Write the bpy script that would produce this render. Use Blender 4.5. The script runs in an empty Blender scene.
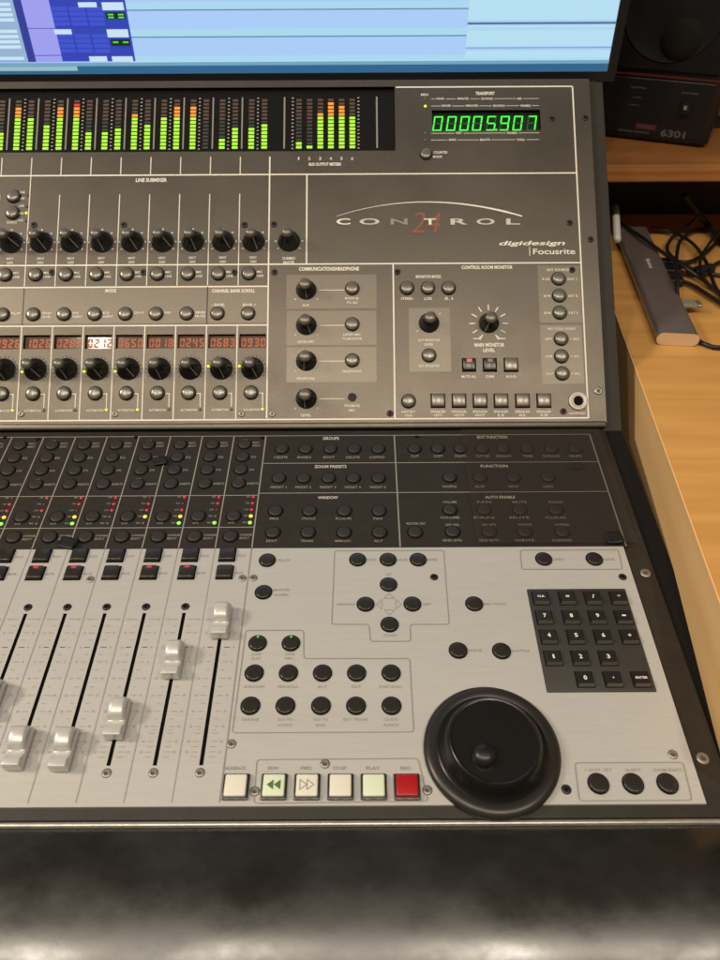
import bpy, bmesh, math, random
from mathutils import Matrix, Vector
random.seed(7)
R = math.radians
sc = bpy.context.scene
COL = sc.collection
# ------------------------------------------------------------------ camera model
F = 740.0; PITCH = R(40); ROLL = R(0.3); ZO = 1.095
CAM = Vector((0, 0, ZO))
def ray(px, py):
    dx, dy = px-360, py-480
    x = dx*math.cos(ROLL) - dy*math.sin(ROLL)
    y = dy*math.cos(ROLL) + dx*math.sin(ROLL)
    v = -y/F
    return Vector((x/F, math.cos(PITCH)+v*math.sin(PITCH), -math.sin(PITCH)+v*math.cos(PITCH)))
def hit(px, py, P, n):
    d = ray(px, py); return CAM + d*((P-CAM).dot(n)/d.dot(n))
def onz(px, py, z): return hit(px, py, Vector((0, 0, z)), Vector((0, 0, 1)))
HINGE = CAM + Vector((0, .511, -.371))
def frame(tau):
    v = Vector((0, math.cos(tau), math.sin(tau))); w = Vector((0, -math.sin(tau), math.cos(tau)))
    M = Matrix(((1, v.x, w.x, HINGE.x), (0, v.y, w.y, HINGE.y), (0, v.z, w.z, HINGE.z), (0, 0, 0, 1)))
    return M, v, w
ML, Lv, Lw = frame(R(5.69)); MU, Uv, Uw = frame(R(42.17))
def L(px, py):
    p = hit(px, py, HINGE, Lw)-HINGE; return p.x, p.dot(Lv)
def U(px, py):
    p = hit(px, py, HINGE, Uw)-HINGE; return p.x, p.dot(Uv)
def LVv(py, px=135): return L(px, py)[1]
def UVv(py, px=135): return U(px, py)[1]
# ------------------------------------------------------------------ materials
def lin(c):
    return tuple((x/255/12.92 if x/255 <= .04045 else ((x/255+.055)/1.055)**2.4) for x in c)
def mat(name, base, rough=.5, metal=0.0, var=0.0, vscale=60, bump=0.0, bscale=400, emit=None, es=0, stretch=None, rvar=0.0, coat=0.0, spec=.5):
    m = bpy.data.materials.new(name); m.use_nodes = True; nt = m.node_tree; N = nt.nodes; K = nt.links
    b = N['Principled BSDF']; b.inputs['Base Color'].default_value = (*base, 1)
    b.inputs['Roughness'].default_value = rough; b.inputs['Metallic'].default_value = metal
    b.inputs['Specular IOR Level'].default_value = spec
    if coat: b.inputs['Coat Weight'].default_value = coat; b.inputs['Coat Roughness'].default_value = .2
    if emit: b.inputs['Emission Color'].default_value = (*emit, 1); b.inputs['Emission Strength'].default_value = es
    if var or bump or rvar:
        tc = N.new('ShaderNodeTexCoord'); mp = N.new('ShaderNodeMapping'); K.new(tc.outputs['Object'], mp.inputs[0])
        if stretch: mp.inputs['Scale'].default_value = stretch
        if var:
            n = N.new('ShaderNodeTexNoise'); n.inputs['Scale'].default_value = vscale; n.inputs['Detail'].default_value = 6
            K.new(mp.outputs[0], n.inputs['Vector'])
            cr = N.new('ShaderNodeMapRange'); cr.inputs[1].default_value = .3; cr.inputs[2].default_value = .7
            cr.inputs[3].default_value = 1-var; cr.inputs[4].default_value = 1+var; K.new(n.outputs[0], cr.inputs[0])
            mx = N.new('ShaderNodeMix'); mx.data_type = 'RGBA'; mx.blend_type = 'MULTIPLY'; mx.inputs[0].default_value = 1
            mx.inputs[6].default_value = (*base, 1); K.new(cr.outputs[0], mx.inputs[7]); K.new(mx.outputs[2], b.inputs['Base Color'])
        if rvar:
            n = N.new('ShaderNodeTexNoise'); n.inputs['Scale'].default_value = 14; n.inputs['Detail'].default_value = 8; n.inputs['Roughness'].default_value = .62
            K.new(mp.outputs[0], n.inputs['Vector'])
            cr = N.new('ShaderNodeMapRange'); cr.inputs[1].default_value = .32; cr.inputs[2].default_value = .68
            cr.inputs[3].default_value = max(.02, rough-rvar); cr.inputs[4].default_value = rough+rvar
            K.new(n.outputs[0], cr.inputs[0]); K.new(cr.outputs[0], b.inputs['Roughness'])
        if bump:
            n = N.new('ShaderNodeTexNoise'); n.inputs['Scale'].default_value = bscale; n.inputs['Detail'].default_value = 3
            K.new(mp.outputs[0], n.inputs['Vector'])
            bp = N.new('ShaderNodeBump'); bp.inputs['Strength'].default_value = bump; bp.inputs['Distance'].default_value = .0004
            K.new(n.outputs[0], bp.inputs['Height']); K.new(bp.outputs[0], b.inputs['Normal'])
    return m
M = {}
M['taupe'] = mat('taupe satin paint', (.118, .102, .083), .375, .74, .12, 700, .3, 1500, rvar=.05)
M['taupe_light'] = mat('light taupe print', (.185, .160, .130), .40, .6, .08, 700, .2, 1500)
M['charcoal'] = mat('charcoal panel print', (.026, .021, .0165), .6, 0, .10, 120, .2, 1500, spec=.25)
M['frame'] = mat('dark brown powder coat', (.028, .023, .018), .55, 0, .14, 70, .35, 900, spec=.3)
M['cheek'] = mat('black side cheek', (.034, .029, .023), .6, 0, .1, 80, spec=.25)
M['silver'] = mat('brushed silver panel', (.49, .470, .440), .46, .15, .03, 500, .15, 900, stretch=(.1, 1, 1), rvar=.07)
M['edge'] = mat('bare aluminium edge', (.55, .52, .46), .35, .8, .1, 200)
M['white_print'] = mat('off white print', (.86, .80, .70), .45)
M['faint_print'] = mat('pale grey print', (.29, .26, .22), .5)
M['grey_print'] = mat('grey print on silver', (.26, .24, .215), .5)
M['soft_print'] = mat('soft grey print on silver', (.34, .315, .28), .5)
M['red_print'] = mat('dull red print', (.28, .075, .045), .5)
M['tick'] = mat('meter tick print', (.6, .56, .5), .5)
M['dim_print'] = mat('dim printed marks', (.11, .10, .09), .5)
M['dim_red'] = mat('dim red badge', (.10, .018, .014), .5)
M['blackgloss'] = mat('glossy black plastic', (.010, .009, .008), .36, 0)
M['knob'] = mat('ribbed black knob', (.014, .0125, .011), .24, 0, spec=.7)
M['knob_glint_line'] = mat('knob pointer and painted glint', (.30, .27, .23), .4)
M['knobcap'] = mat('grey knob cap', (.15, .133, .11), .3, .35)
M['dome'] = mat('smoky grey button', (.17, .15, .122), .27, .3, spec=.8)
M['gap'] = mat('black gap', (.006, .006, .006), .8, spec=.1)
M['rubber'] = mat('dark rubber button', (.026, .022, .0175), .5, spec=.4)
M['btn'] = mat('black button', (.022, .018, .014), .28, spec=.6)
M['steel'] = mat('steel screw', (.33, .30, .26), .42, .7)
M['darksteel'] = mat('black screw', (.035, .03, .026), .4, .5)
M['slot'] = mat('screw recess', (.12, .105, .085), .5, .5)
M['keylip_glint'] = mat('key lip painted highlight', (.10, .09, .075), .35)
M['cheek_shade'] = mat('black cheek with painted shade', (.008, .0075, .007), .7, spec=.15)
M['chrome'] = mat('chrome ring', (.85, .82, .76), .16, 1)
M['fader'] = mat('silver plastic fader cap', (.56, .545, .52), .33, .2, coat=.35)
M['ivory'] = mat('ivory translucent cap', (.74, .70, .60), .35)
M['ivory_green'] = mat('green tinted cap', (.68, .72, .54), .35, emit=(.6, .8, .4), es=.03)
M['redcap'] = mat('red lit cap', (.33, .005, .008), .35, emit=(.8, .005, .01), es=.08)
M['greenink'] = mat('green symbol', (.07, .15, .05), .5)
M['armrest'] = mat('black lacquered armrest', (.007, .0056, .0036), .31, 0, 0, 10, .03, 260, stretch=(1.0, 1.5, 1.5), rvar=.12, spec=1.0, coat=.1)
M['window'] = mat('smoked meter window', (.007, .0065, .006), .22, spec=.55)
M['redwindow'] = mat('amber display window', (.15, .095, .065), .08, spec=.9)
M['greenwindow'] = mat('dark green display window', (.004, .016, .006), .3)
M['seg_green'] = mat('lit green segment', (.2, .5, .05), .4, emit=(.46, .86, .03), es=.72)
M['seg_orange'] = mat('lit orange segment', (.5, .2, .03), .4, emit=(1, .27, .02), es=.75)
M['seg_red'] = mat('lit red segment', (.5, .02, .02), .4, emit=(.8, .02, .01), es=.6)
M['seg_off'] = mat('unlit green segment', (.03, .034, .022), .5)
M['seg_offr'] = mat('unlit red segment', (.085, .05, .03), .5)
M['digit_green'] = mat('lit green digit', (.05, .5, .05), .4, emit=(.045, 1, .05), es=1.0)
M['digit_off'] = mat('unlit green digit', (.004, .05, .01), .5, emit=(.003, .05, .008), es=1)
M['digit_red'] = mat('lit orange red digit', (.3, .06, .02), .4, emit=(.50, .10, .035), es=.42)
M['led_red'] = mat('red lamp', (.4, .02, .03), .3, emit=(.75, .02, .05), es=.55)
M['led_redoff'] = mat('dull red lamp', (.14, .025, .02), .3)
M['led_yellow'] = mat('yellow lamp', (.7, .5, .05), .3, emit=(1, .68, .06), es=1.0)
M['led_lime'] = mat('lime lamp', (.5, .7, .05), .3, emit=(.75, .9, .02), es=.9)
M['led_green'] = mat('green lamp', (.2, .7, .1), .3, emit=(.28, .95, .09), es=1.0)
M['led_off'] = mat('unlit lamp', (.13, .105, .075), .3)
M['greenlamp'] = mat('dim green lamp', (.1, .3, .05), .4, emit=(.12, .5, .06), es=.5)
M['keypad'] = mat('keypad bed', (.034, .030, .025), .55, 0, .08, 90)
M['key'] = mat('keypad key', (.020, .017, .014), .3, spec=.6)
M['wheel'] = mat('wheel satin black', (.006, .0055, .005), .3, spec=.5)
M['wheelrim'] = mat('wheel rim dark metal', (.035, .031, .028), .34, .4)
M['tape'] = mat('black tape', (.010, .009, .008), .5, spec=.35)
M['black'] = mat('matt black', (.010, .009, .009), .6)
M['monitor'] = mat('monitor bezel', (.008, .008, .009), .35)
M['spk'] = mat('speaker cabinet', (.007, .0065, .008), .42, 0, .2, 60, .3, 600)
M['spkgrille'] = mat('speaker grille', (.006, .0055, .007), .65, 0, .2, 60, .6, 2500, spec=.3)
M['cone'] = mat('speaker cone', (.010, .009, .008), .8, spec=.2)
M['redstrip'] = mat('dark red trim', (.09, .015, .012), .45)
M['cable'] = mat('black cable', (.012, .011, .011), .4)
M['whiteplug'] = mat('white plug', (.78, .76, .70), .4)
M['hub'] = mat('graphite aluminium', (.30, .255, .24), .34, .6, .05, 100)
M['hubend'] = mat('hub end face', (.75, .58, .38), .35, .3)
M['card'] = mat('dusty silver card', (.36, .33, .24), .5, .3, .25, 300)
def wood(name, c1, c2, ax, scale=9, dist=3.0, rough=.34, st=(1, 1, 1), rot=0):
    m = bpy.data.materials.new(name); m.use_nodes = True; nt = m.node_tree; N = nt.nodes; K = nt.links; b = N['Principled BSDF']
    tc = N.new('ShaderNodeTexCoord'); mp = N.new('ShaderNodeMapping'); K.new(tc.outputs['Object'], mp.inputs[0]); mp.inputs['Scale'].default_value = st
    mp.inputs['Rotation'].default_value = (0, 0, rot)
    w = N.new('ShaderNodeTexWave'); w.wave_type = 'BANDS'; w.bands_direction = ax; w.inputs['Scale'].default_value = scale
    w.inputs['Distortion'].default_value = dist; w.inputs['Detail'].default_value = 5; w.inputs['Detail Scale'].default_value = 1.6
    n = N.new('ShaderNodeTexNoise'); n.inputs['Scale'].default_value = 60; n.inputs['Detail'].default_value = 5
    K.new(mp.outputs[0], w.inputs[0]); m2 = N.new('ShaderNodeMapping'); K.new(mp.outputs[0], m2.inputs[0]); m2.inputs['Scale'].default_value = {'Y': (.12, 1.6, 1), 'Z': (.12, .3, 1.6)}[ax]; K.new(m2.outputs[0], n.inputs['Vector'])
    ad = N.new('ShaderNodeMix'); ad.data_type = 'FLOAT'; ad.inputs[0].default_value = .84 if ax == 'Y' else .7; K.new(w.outputs['Fac'], ad.inputs[2]); K.new(n.outputs[0], ad.inputs[3])
    r = N.new('ShaderNodeValToRGB'); r.color_ramp.elements[0].color = (*c1, 1); r.color_ramp.elements[1].color = (*c2, 1)
    r.color_ramp.elements[0].position = .15; r.color_ramp.elements[1].position = .8
    K.new(ad.outputs[0], r.inputs[0]); K.new(r.outputs[0], b.inputs['Base Color']); b.inputs['Roughness'].default_value = rough
    bp = N.new('ShaderNodeBump'); bp.inputs['Strength'].default_value = .15; bp.inputs['Distance'].default_value = .0005; K.new(n.outputs[0], bp.inputs['Height']); K.new(bp.outputs[0], b.inputs['Normal'])
    return m
M['desk'] = wood('orange beech laminate', (.55, .26, .07), (.74, .39, .115), 'Y', 8, 9, .38, (.35, 1, 1), .08)
M['deskside'] = wood('pale beech edging', (.76, .46, .19), (.86, .55, .25), 'Z', 10, 3, .45, (1, .12, 1))
M['shelf'] = wood('brown oak veneer', (.24, .085, .022), (.46, .20, .065), 'Z', 34, 2.5, .4, (.12, 1, 1))
# ------------------------------------------------------------------ mesh builder
class MB:
    def __init__(s): s.v = []; s.f = []; s.m = []; s.mats = []
    def mi(s, k):
        if k not in s.mats: s.mats.append(k)
        return s.mats.index(k)
    def face(s, pts, k):
        b = len(s.v); s.v += [tuple(p) for p in pts]; s.f.append(tuple(range(b, b+len(pts)))); s.m.append(s.mi(k))
    def quad(s, u0, u1, v0, v1, w, k): s.face([(u0, v0, w), (u1, v0, w), (u1, v1, w), (u0, v1, w)], k)
    def box(s, u0, u1, v0, v1, w0, w1, k, bottom=True):
        b = len(s.v); s.v += [(u0, v0, w0), (u1, v0, w0), (u1, v1, w0), (u0, v1, w0), (u0, v0, w1), (u1, v0, w1), (u1, v1, w1), (u0, v1, w1)]
        fs = [(4, 5, 6, 7), (0, 1, 5, 4), (1, 2, 6, 5), (2, 3, 7, 6), (3, 0, 4, 7)] + ([(3, 2, 1, 0)] if bottom else [])
        for f in fs: s.f.append(tuple(b+i for i in f)); s.m.append(s.mi(k))
    def bbox(s, u0, u1, v0, v1, w0, w1, k, bev=.001, seg=2):
        bm = bmesh.new(); bmesh.ops.create_cube(bm, size=1)
        for v in bm.verts: v.co = Vector(((u0+u1)/2+v.co.x*(u1-u0), (v0+v1)/2+v.co.y*(v1-v0), (w0+w1)/2+v.co.z*(w1-w0)))
        bmesh.ops.bevel(bm, geom=list(bm.edges), offset=bev, segments=seg, affect='EDGES', profile=.5)
        b = len(s.v); bm.verts.index_update(); s.v += [tuple(v.co) for v in bm.verts]
        for f in bm.faces: s.f.append(tuple(b+v.index for v in f.verts)); s.m.append(s.mi(k))
        bm.free()
    def lathe(s, prof, seg, k, c=(0, 0), rib=0, riblim=None, cap=True):
        # prof: list of (r, w) bottom -> top ; k name or list per segment
        b = len(s.v); n = len(prof)
        for j, (r, w) in enumerate(prof):
            for i in range(seg):
                rr = r*(1-rib*(i % 2)) if (rib and riblim[0] <= j <= riblim[1]) else r
                a = 2*math.pi*i/seg; s.v.append((c[0]+rr*math.cos(a), c[1]+rr*math.sin(a), w))
        for j in range(n-1):
            kk = k if isinstance(k, str) else k[j]
            for i in range(seg):
                i2 = (i+1) % seg; s.f.append((b+j*seg+i, b+j*seg+i2, b+(j+1)*seg+i2, b+(j+1)*seg+i)); s.m.append(s.mi(kk))
        if cap:
            s.f.append(tuple(b+(n-1)*seg+i for i in range(seg))); s.m.append(s.mi(k if isinstance(k, str) else k[-1]))
    def line(s, pts, wd, w, k, closed=False):
        P = [Vector((p[0], p[1])) for p in pts]
        if closed: P.append(P[0]); P.append(P[1])
        n = len(P); Lf = []; Rt = []
        for i in range(n):
            a = P[max(i-1, 0)]; c = P[min(i+1, n-1)]
            d1 = (P[i]-a); d2 = (c-P[i]); d1 = d1.normalized() if d1.length > 1e-9 else d2.normalized(); d2 = d2.normalized() if d2.length > 1e-9 else d1
            t = (d1+d2); t = t.normalized() if t.length > 1e-6 else d1
            nn = Vector((-t.y, t.x)); sc_ = 1/max(.5, nn.dot(Vector((-d1.y, d1.x))))
            Lf.append(P[i]+nn*wd/2*sc_); Rt.append(P[i]-nn*wd/2*sc_)
        for i in range(n-1 if not closed else n-2):
            s.face([(*Rt[i], w), (*Rt[i+1], w), (*Lf[i+1], w), (*Lf[i], w)], k)
    def rounded(s, pts, r, wd, w, k):
        P = [Vector((p[0], p[1])) for p in pts]; out = []; n = len(P)
        for i in range(n):
            a, b, c = P[i-1], P[i], P[(i+1) % n]; rr = min(r, (a-b).length/2.2, (c-b).length/2.2)
            p0 = b+(a-b).normalized()*rr; p1 = b+(c-b).normalized()*rr
            for t in (0, .25, .5, .75, 1): out.append((1-t)**2*p0+2*t*(1-t)*b+t*t*p1)
        s.line(out, wd, w, k, closed=True); return out
    def mesh(s, name, smooth=None):
        me = bpy.data.meshes.new(name); me.from_pydata(s.v, [], s.f)
        for k in s.mats: me.materials.append(M[k])
        me.polygons.foreach_set('material_index', s.m)
        bm = bmesh.new(); bm.from_mesh(me); bmesh.ops.remove_doubles(bm, verts=bm.verts, dist=1e-6)
        if smooth is not None:
            for f in bm.faces: f.smooth = True
            for e in bm.edges:
                if len(e.link_faces) == 2 and e.calc_face_angle(0) > R(smooth): e.smooth = False
        bm.to_mesh(me); bm.free(); return me
def plate(mb, u0, u1, v0, v1, holes, w0, w1, k, kw=None):
    """flat plate with rectangular openings, with the walls of the openings"""
    us = sorted({u0, u1, *[h[0] for h in holes], *[h[1] for h in holes]}); vs = sorted({v0, v1, *[h[2] for h in holes], *[h[3] for h in holes]})
    us = [u for u in us if u0 <= u <= u1]; vs = [v for v in vs if v0 <= v <= v1]
    for a, b in zip(us, us[1:]):
        for c, d in zip(vs, vs[1:]):
            mu, mv = (a+b)/2, (c+d)/2
            if any(h[0] < mu < h[1] and h[2] < mv < h[3] for h in holes): continue
            mb.quad(a, b, c, d, w1, k)
    kw = kw or k
    for h in holes:
        a, b, c, d = h
        mb.face([(a, c, w0), (a, c, w1), (a, d, w1), (a, d, w0)], kw); mb.face([(b, c, w1), (b, c, w0), (b, d, w0), (b, d, w1)], kw)
        mb.face([(a, c, w0), (b, c, w0), (b, c, w1), (a, c, w1)], kw); mb.face([(a, d, w1), (b, d, w1), (b, d, w0), (a, d, w0)], kw)
    mb.face([(u0, v0, w0), (u1, v0, w0), (u1, v0, w1), (u0, v0, w1)], k); mb.face([(u1, v0, w0), (u1, v1, w0), (u1, v1, w1), (u1, v0, w1)], k)
    mb.face([(u1, v1, w0), (u0, v1, w0), (u0, v1, w1), (u1, v1, w1)], k); mb.face([(u0, v1, w0), (u0, v0, w0), (u0, v0, w1), (u0, v1, w1)], k)
def obj(name, data, parent=None, mw=Matrix.Identity(4), **kw):
    if isinstance(data, MB): data = data.mesh(name, kw.pop('smooth', None))
    kw.pop('smooth', None)
    o = bpy.data.objects.new(name, data); COL.objects.link(o)
    if parent is not None:
        o.parent = parent; o.matrix_basis = WM[parent.name].inverted() @ mw
    else: o.matrix_basis = mw
    WM[o.name] = mw.copy()
    for a, b in kw.items(): o[a] = b
    return o
WM = {}
def empty(name, loc, label, cat, group=None, rz=0):
    o = bpy.data.objects.new(name, None); COL.objects.link(o); mw = Matrix.Translation(loc) @ Matrix.Rotation(rz, 4, 'Z')
    o.matrix_basis = mw; o.empty_display_size = .02; WM[o.name] = mw; o['label'] = label; o['category'] = cat
    if group: o['group'] = group
    return o
# ------------------------------------------------------------------ text
TEXTS = {}
def text(sec, s, plane, px, py, hpx, k, align='CENTER', wpx=None, w=.0005, shear=0, bold=0, uv=None):
    """hpx: cap height in pixels at that spot; wpx: full width"""
    f = U if plane == 'U' else L
    u, v = uv if uv else f(px, py)
    u2, v2 = f(px, py-hpx); u3, v3 = f(px, py); h = v2-v3
    W = None
    if wpx: W = f(px+wpx, py)[0]-f(px, py)[0]
    TEXTS.setdefault((sec, plane), []).append((s, u, v, h, k, align, W, w, shear, bold))
def flush_texts(parent):
    curves = []
    for key, L_ in TEXTS.items():
        for t in L_:
            c = bpy.data.curves.new('t', 'FONT'); c.body = t[0]; c.resolution_u = 4 if 'logo' in key[0] else 2; c.shear = t[8]; c.offset = t[9]+(0 if 'logo' in key[0] else .014 if key[1] == 'U' else .008); c.fill_mode = 'FRONT'
            o = bpy.data.objects.new('t', c); COL.objects.link(o); curves.append((key, t, o))
    bpy.context.view_layer.update(); dg = bpy.context.evaluated_depsgraph_get(); mbs = {}
    for key, t, o in curves:
        me = bpy.data.meshes.new_from_object(o.evaluated_get(dg)); s, u, v, h, k, align, W, w, sh, bo = t
        xs = [q.co.x for q in me.vertices]; ys = [q.co.y for q in me.vertices]
        if xs:
            x0, x1, y0, y1 = min(xs), max(xs), min(ys), max(ys)
            sy = h*(1.0 if 'logo' in key[0] else 1.18)/.70; sx = sy*1.05 if not W else W/(x1-x0)
            ox = {'CENTER': (x0+x1)/2, 'LEFT': x0, 'RIGHT': x1}[align]
            mb = mbs.setdefault(key, MB()); b = len(mb.v)
            yc = .35
            mb.v += [(u+(q.co.x-ox)*sx, v+(q.co.y-yc)*sy, w) for q in me.vertices]
            for p in me.polygons: mb.f.append(tuple(b+i for i in p.vertices)); mb.m.append(mb.mi(k))
        bpy.data.meshes.remove(me)
    for _, _, o in curves:
        c = o.data; bpy.data.objects.remove(o); bpy.data.curves.remove(c)
    for (sec, plane), mb in mbs.items():
        obj(sec.split('|')[0], mb, parent, MU if plane == 'U' else ML)
# ================================================================== CONSOLE
DESKZ = ZO-.345
con = empty('mixing_console', (0, .35, ZO-.47), 'grey and silver audio mixing console with faders, knobs and level meters', 'mixing console')
def T(u, v, w=0, rz=0): return Matrix.Translation((u, v, w)) @ Matrix.Rotation(rz, 4, 'Z')
def pu(name, data, u, v, w=0, rz=0, **kw): return obj(name, data, con, MU @ T(u, v, w, rz), **kw)
def pl(name, data, u, v, w=0, rz=0, **kw): return obj(name, data, con, ML @ T(u, v, w, rz), **kw)
UL = -.4; UR = .2105; PITCHU = .0267; U0 = -.0790; NCH = 12
def div(k): return U0-PITCHU*k
def cen(k): return U0-PITCHU*(k+.5)
# ---- chassis body (profile across YZ)
def worldpt(Mx, v, w): return Mx @ Vector((0, v, w))
VT = UVv(80, 360); VF = LVv(818.5, 360)
def extrude_profile(mb, prof, x0, x1, k, caps=True):
    n = len(prof)
    for i in range(n):
        a, b = prof[i], prof[(i+1) % n]
        mb.face([(x0, *a), (x0, *b), (x1, *b), (x1, *a)], k)
    if caps: mb.face([(x0, *p) for p in prof], k); mb.face([(x1, *p) for p in reversed(prof)], k)
def body_profile(drop):
    a = worldpt(ML, VF, -drop); h = worldpt(ML, 0, -drop); h2 = worldpt(MU, 0.002, -drop); t = worldpt(MU, VT, -drop)
    return [(a.y, a.z), (h.y, h.z), (t.y, t.z), (t.y+.03, t.z-.012), (t.y+.035, ZO-.45), (a.y+.01, ZO-.45)]
mb = MB(); extrude_profile(mb, body_profile(.006), UL-.012, .2085, 'frame'); obj('chassis', mb, con)
mb = MB(); extrude_profile(mb, body_profile(.0045), .2085, .2240, 'cheek')
for i_, f_ in enumerate(mb.f):
    if i_ == 0: mb.m[i_] = mb.mi('cheek_shade')  # lower face of right cheek coloured darker, painting the shaded gap
obj('side_cheek', mb, con)
mb = MB(); extrude_profile(mb, body_profile(.0045), UL-.024, UL-.012, 'cheek'); obj('side_cheek', mb, con)
# ---- upper panel with openings
vm0, vm1 = UVv(152), UVv(88); um1 = U(395, 120)[0]
vd0, vd1 = UVv(348.6), UVv(334.6)
tw = (U(432, 120)[0], U(540.5, 120)[0], UVv(130.5, 486), UVv(110, 486))
holes = [(UL+.006, um1, vm0, vm1), tw]
for k in range(NCH): holes.append((div(k+1)+.0018, div(k)-.0018, vd0, vd1))
mb = MB(); plate(mb, UL, UR, .004, VT, holes, -.005, 0, 'taupe', 'gap'); pu('upper_panel', mb, 0, 0)
mb = MB(); mb.bbox(UL, UR, -.0005, .0052, -.006, .0006, 'taupe', .0015, 3); pu('panel_lip', mb, 0, 0, smooth=40)
# printed lines of upper panel
WH = .00125
mb = MB()
def hl(y, x0, x1, k='white_print', px=300, wd=WH):
    v = UVv(y, px); mb.quad(x0, x1, v-wd/2, v+wd/2, .0004, k)
def vl(u, y0, y1, k='white_print', wd=WH, px=135, w=.0003): mb.quad(u-wd/2, u+wd/2, UVv(y1, px), UVv(y0, px), w, k)
uR = .195; uV = -.0793; uW = U(306.7, 220)[0]; uX = U(394, 340)[0]
hl(87, um1+.001, uR, px=500); vl(uR, 87, 418, px=580, w=.0003)
hl(174.6, UL, uR); hl(264.3, UL, uR); hl(419.5, UL, uR); hl(286.3, UL, uV); hl(325, UL, uV)
vl(uV, 157.5, 419); vl(uW, 174.6, 264, px=306); vl(uX, 264.5, 418.5, px=393)
for k in range(1, NCH+1):
    vl(div(k), 157.5, 174.6 if k != 8 else 286, wd=.0008)
    if k < 8: vl(div(k), 194.5, 286, wd=.0008)
    elif k > 8: vl(div(k), 194.5, 286, wd=.0008)
    vl(div(k), 325, 419.5, wd=.0009)
vl(div(8), 287, 325, 'charcoal', .0006); vl(div(2), 287, 324, 'charcoal', .0006, w=.00055)
# master dividers on display block
obj('printed_lines', mb, con, MU)
# light print fields
mb = MB()
def field(x0, x1, y0, y1, px=None):
    mb = MB(); mb.quad(U(x0, (y0+y1)/2)[0], U(x1, (y0+y1)/2)[0], UVv(y1, x0), UVv(y0, x0), .00015, 'taupe_light'); obj('light_print_field', mb, con, MU)
mb.quad(UL, uV-.0005, UVv(323.5), UVv(287.5), .00015, 'taupe_light'); obj('light_print_field', mb, con, MU)
for a, b in ((275, 309), (311, 345.5), (347.3, 382.5)): field(286.5, 376.5, a, b)
field(409, 450.5, 308, 372); field(538.5, 581, 265.8, 323); field(541, 583, 325, 384)

# ---- meter bridge
mb = MB(); mb.quad(UL+.006, um1, vm0, vm1, 0, 'window'); pu('meter_window', mb, 0, 0, -.0035)
va, vb = UVv(147.3), UVv(96.7); NS = 14; sh = (vb-va)/NS
METERS = {}
def bar(level, red=False):
    if (level, red) in METERS: return METERS[(level, red)]
    mb = MB()
    for i in range(NS):
        lit = i < level
        k = ('seg_green' if i < 9 else 'seg_orange') if lit else ('seg_off' if i < 8 else 'seg_offr')
        if red and i >= 12 and lit: k = 'seg_red'
        mb.box(-.0025, .0025, i*sh, i*sh+sh*.66, 0, .0004, k, False)
    METERS[(level, red)] = mb.mesh('level_meter'); return METERS[(level, red)]
lv = {0: (6, 7), 1: (3, 6), 2: (12, 0), 3: (9, 12), 4: (10, 7), 5: (5, 6), 6: (13, 5), 7: (7, 12), 8: (12, 9), 9: (9, 5), 10: (7, 8), 11: (4, 9)}
tk = MB()
def Ux(x, y=122): return U(x, y)[0]
P2 = (Ux(241.5)-Ux(65.3))/6
for k in range(NCH):
    base = Ux(241.5)-P2*k
    for j in (0, 1):
        pu('level_meter', bar(lv[k][j], k == 6), base+Ux(251+13*j)-Ux(241.5), va, -.0032)
    uc = base+Ux(257.3)-Ux(241.5)
    tk = MB()
    for i in range(15): tk.quad(uc-.0007, uc+.0007, va+i*sh-.0004, va+i*sh+.0004, -.0031, 'tick')
    tk.quad(base-.0006, base+.0006, va, vb+.001, -.0031, 'faint_print'); pu('meter_scale', tk, 0, 0)
for i, x in enumerate((298.7, 309.4, 320.2, 330.8, 341.6, 352.3)): pu('level_meter', bar((2, 1, 10, 13, 12, 9)[i]), Ux(x), va, -.0032)
for x in (292.3, 358.5):
    tk = MB()
    for i in range(15): tk.quad(Ux(x)-.0008, Ux(x)+.0008, va+i*sh-.0004, va+i*sh+.0004, -.0031, 'tick')
    pu('meter_scale', tk, 0, 0)
for x in (284, 377): tk = MB(); tk.quad(Ux(x)-.0007, Ux(x)+.0007, va, vb+.001, -.0031, 'faint_print'); pu('meter_divider', tk, 0, 0)
# ---- seven segment digits
def seg7(mb, ch, u, v, wd, ht, k, koff=None, slant=.12, th=None, w=0):
    th = th or wd*.2
    S = {'0': 'abcdef', '1': 'bc', '2': 'abged', '3': 'abgcd', '4': 'fgbc', '5': 'afgcd', '6': 'afgedc', '7': 'abc', '8': 'abcdefg', '9': 'abcdfg', 'E': 'adefg', ' ': ''}[ch]
    g = th*.3
    segs = {'a': (g, wd-g, ht-th, ht), 'd': (g, wd-g, 0, th), 'g': (g+th*.6, wd-g-th*.6, ht/2-th/2, ht/2+th/2),
            'f': (0, th, ht/2+g, ht-g), 'b': (wd-th, wd, ht/2+g, ht-g), 'e': (0, th, g, ht/2-g), 'c': (wd-th, wd, g, ht/2-g)}
    for n, (a, b, c, d) in segs.items():
        kk = k if n in S else koff
        if not kk: continue
        mb.face([(u+a+c*slant, v+c, w), (u+b+c*slant, v+c, w), (u+b+d*slant, v+d, w), (u+a+d*slant, v+d, w)], kk)
mb = MB(); mb.quad(tw[0], tw[1], tw[2], tw[3], -.004, 'greenwindow')
disp = pu('counter_display', mb, 0, 0)
mb = MB(); vv0, vv1 = UVv(128.3, 486), UVv(113.6, 486)
for ch, x in zip('00005907', (437.6, 451.3, 464.6, 477.3, 491.3, 504.8, 518, 532)):
    uu = Ux(x, 122)-.0047; seg7(mb, ch, uu, vv0, .0082, vv1-vv0, 'digit_green', 'digit_off', .16, .0012, -.0036)
pp = Ux(496.8, 122); mb.quad(pp-.0008, pp+.0008, vv0, vv0+.0016, -.0036, 'digit_green')
obj('counter_digits', mb, disp, MU)
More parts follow.
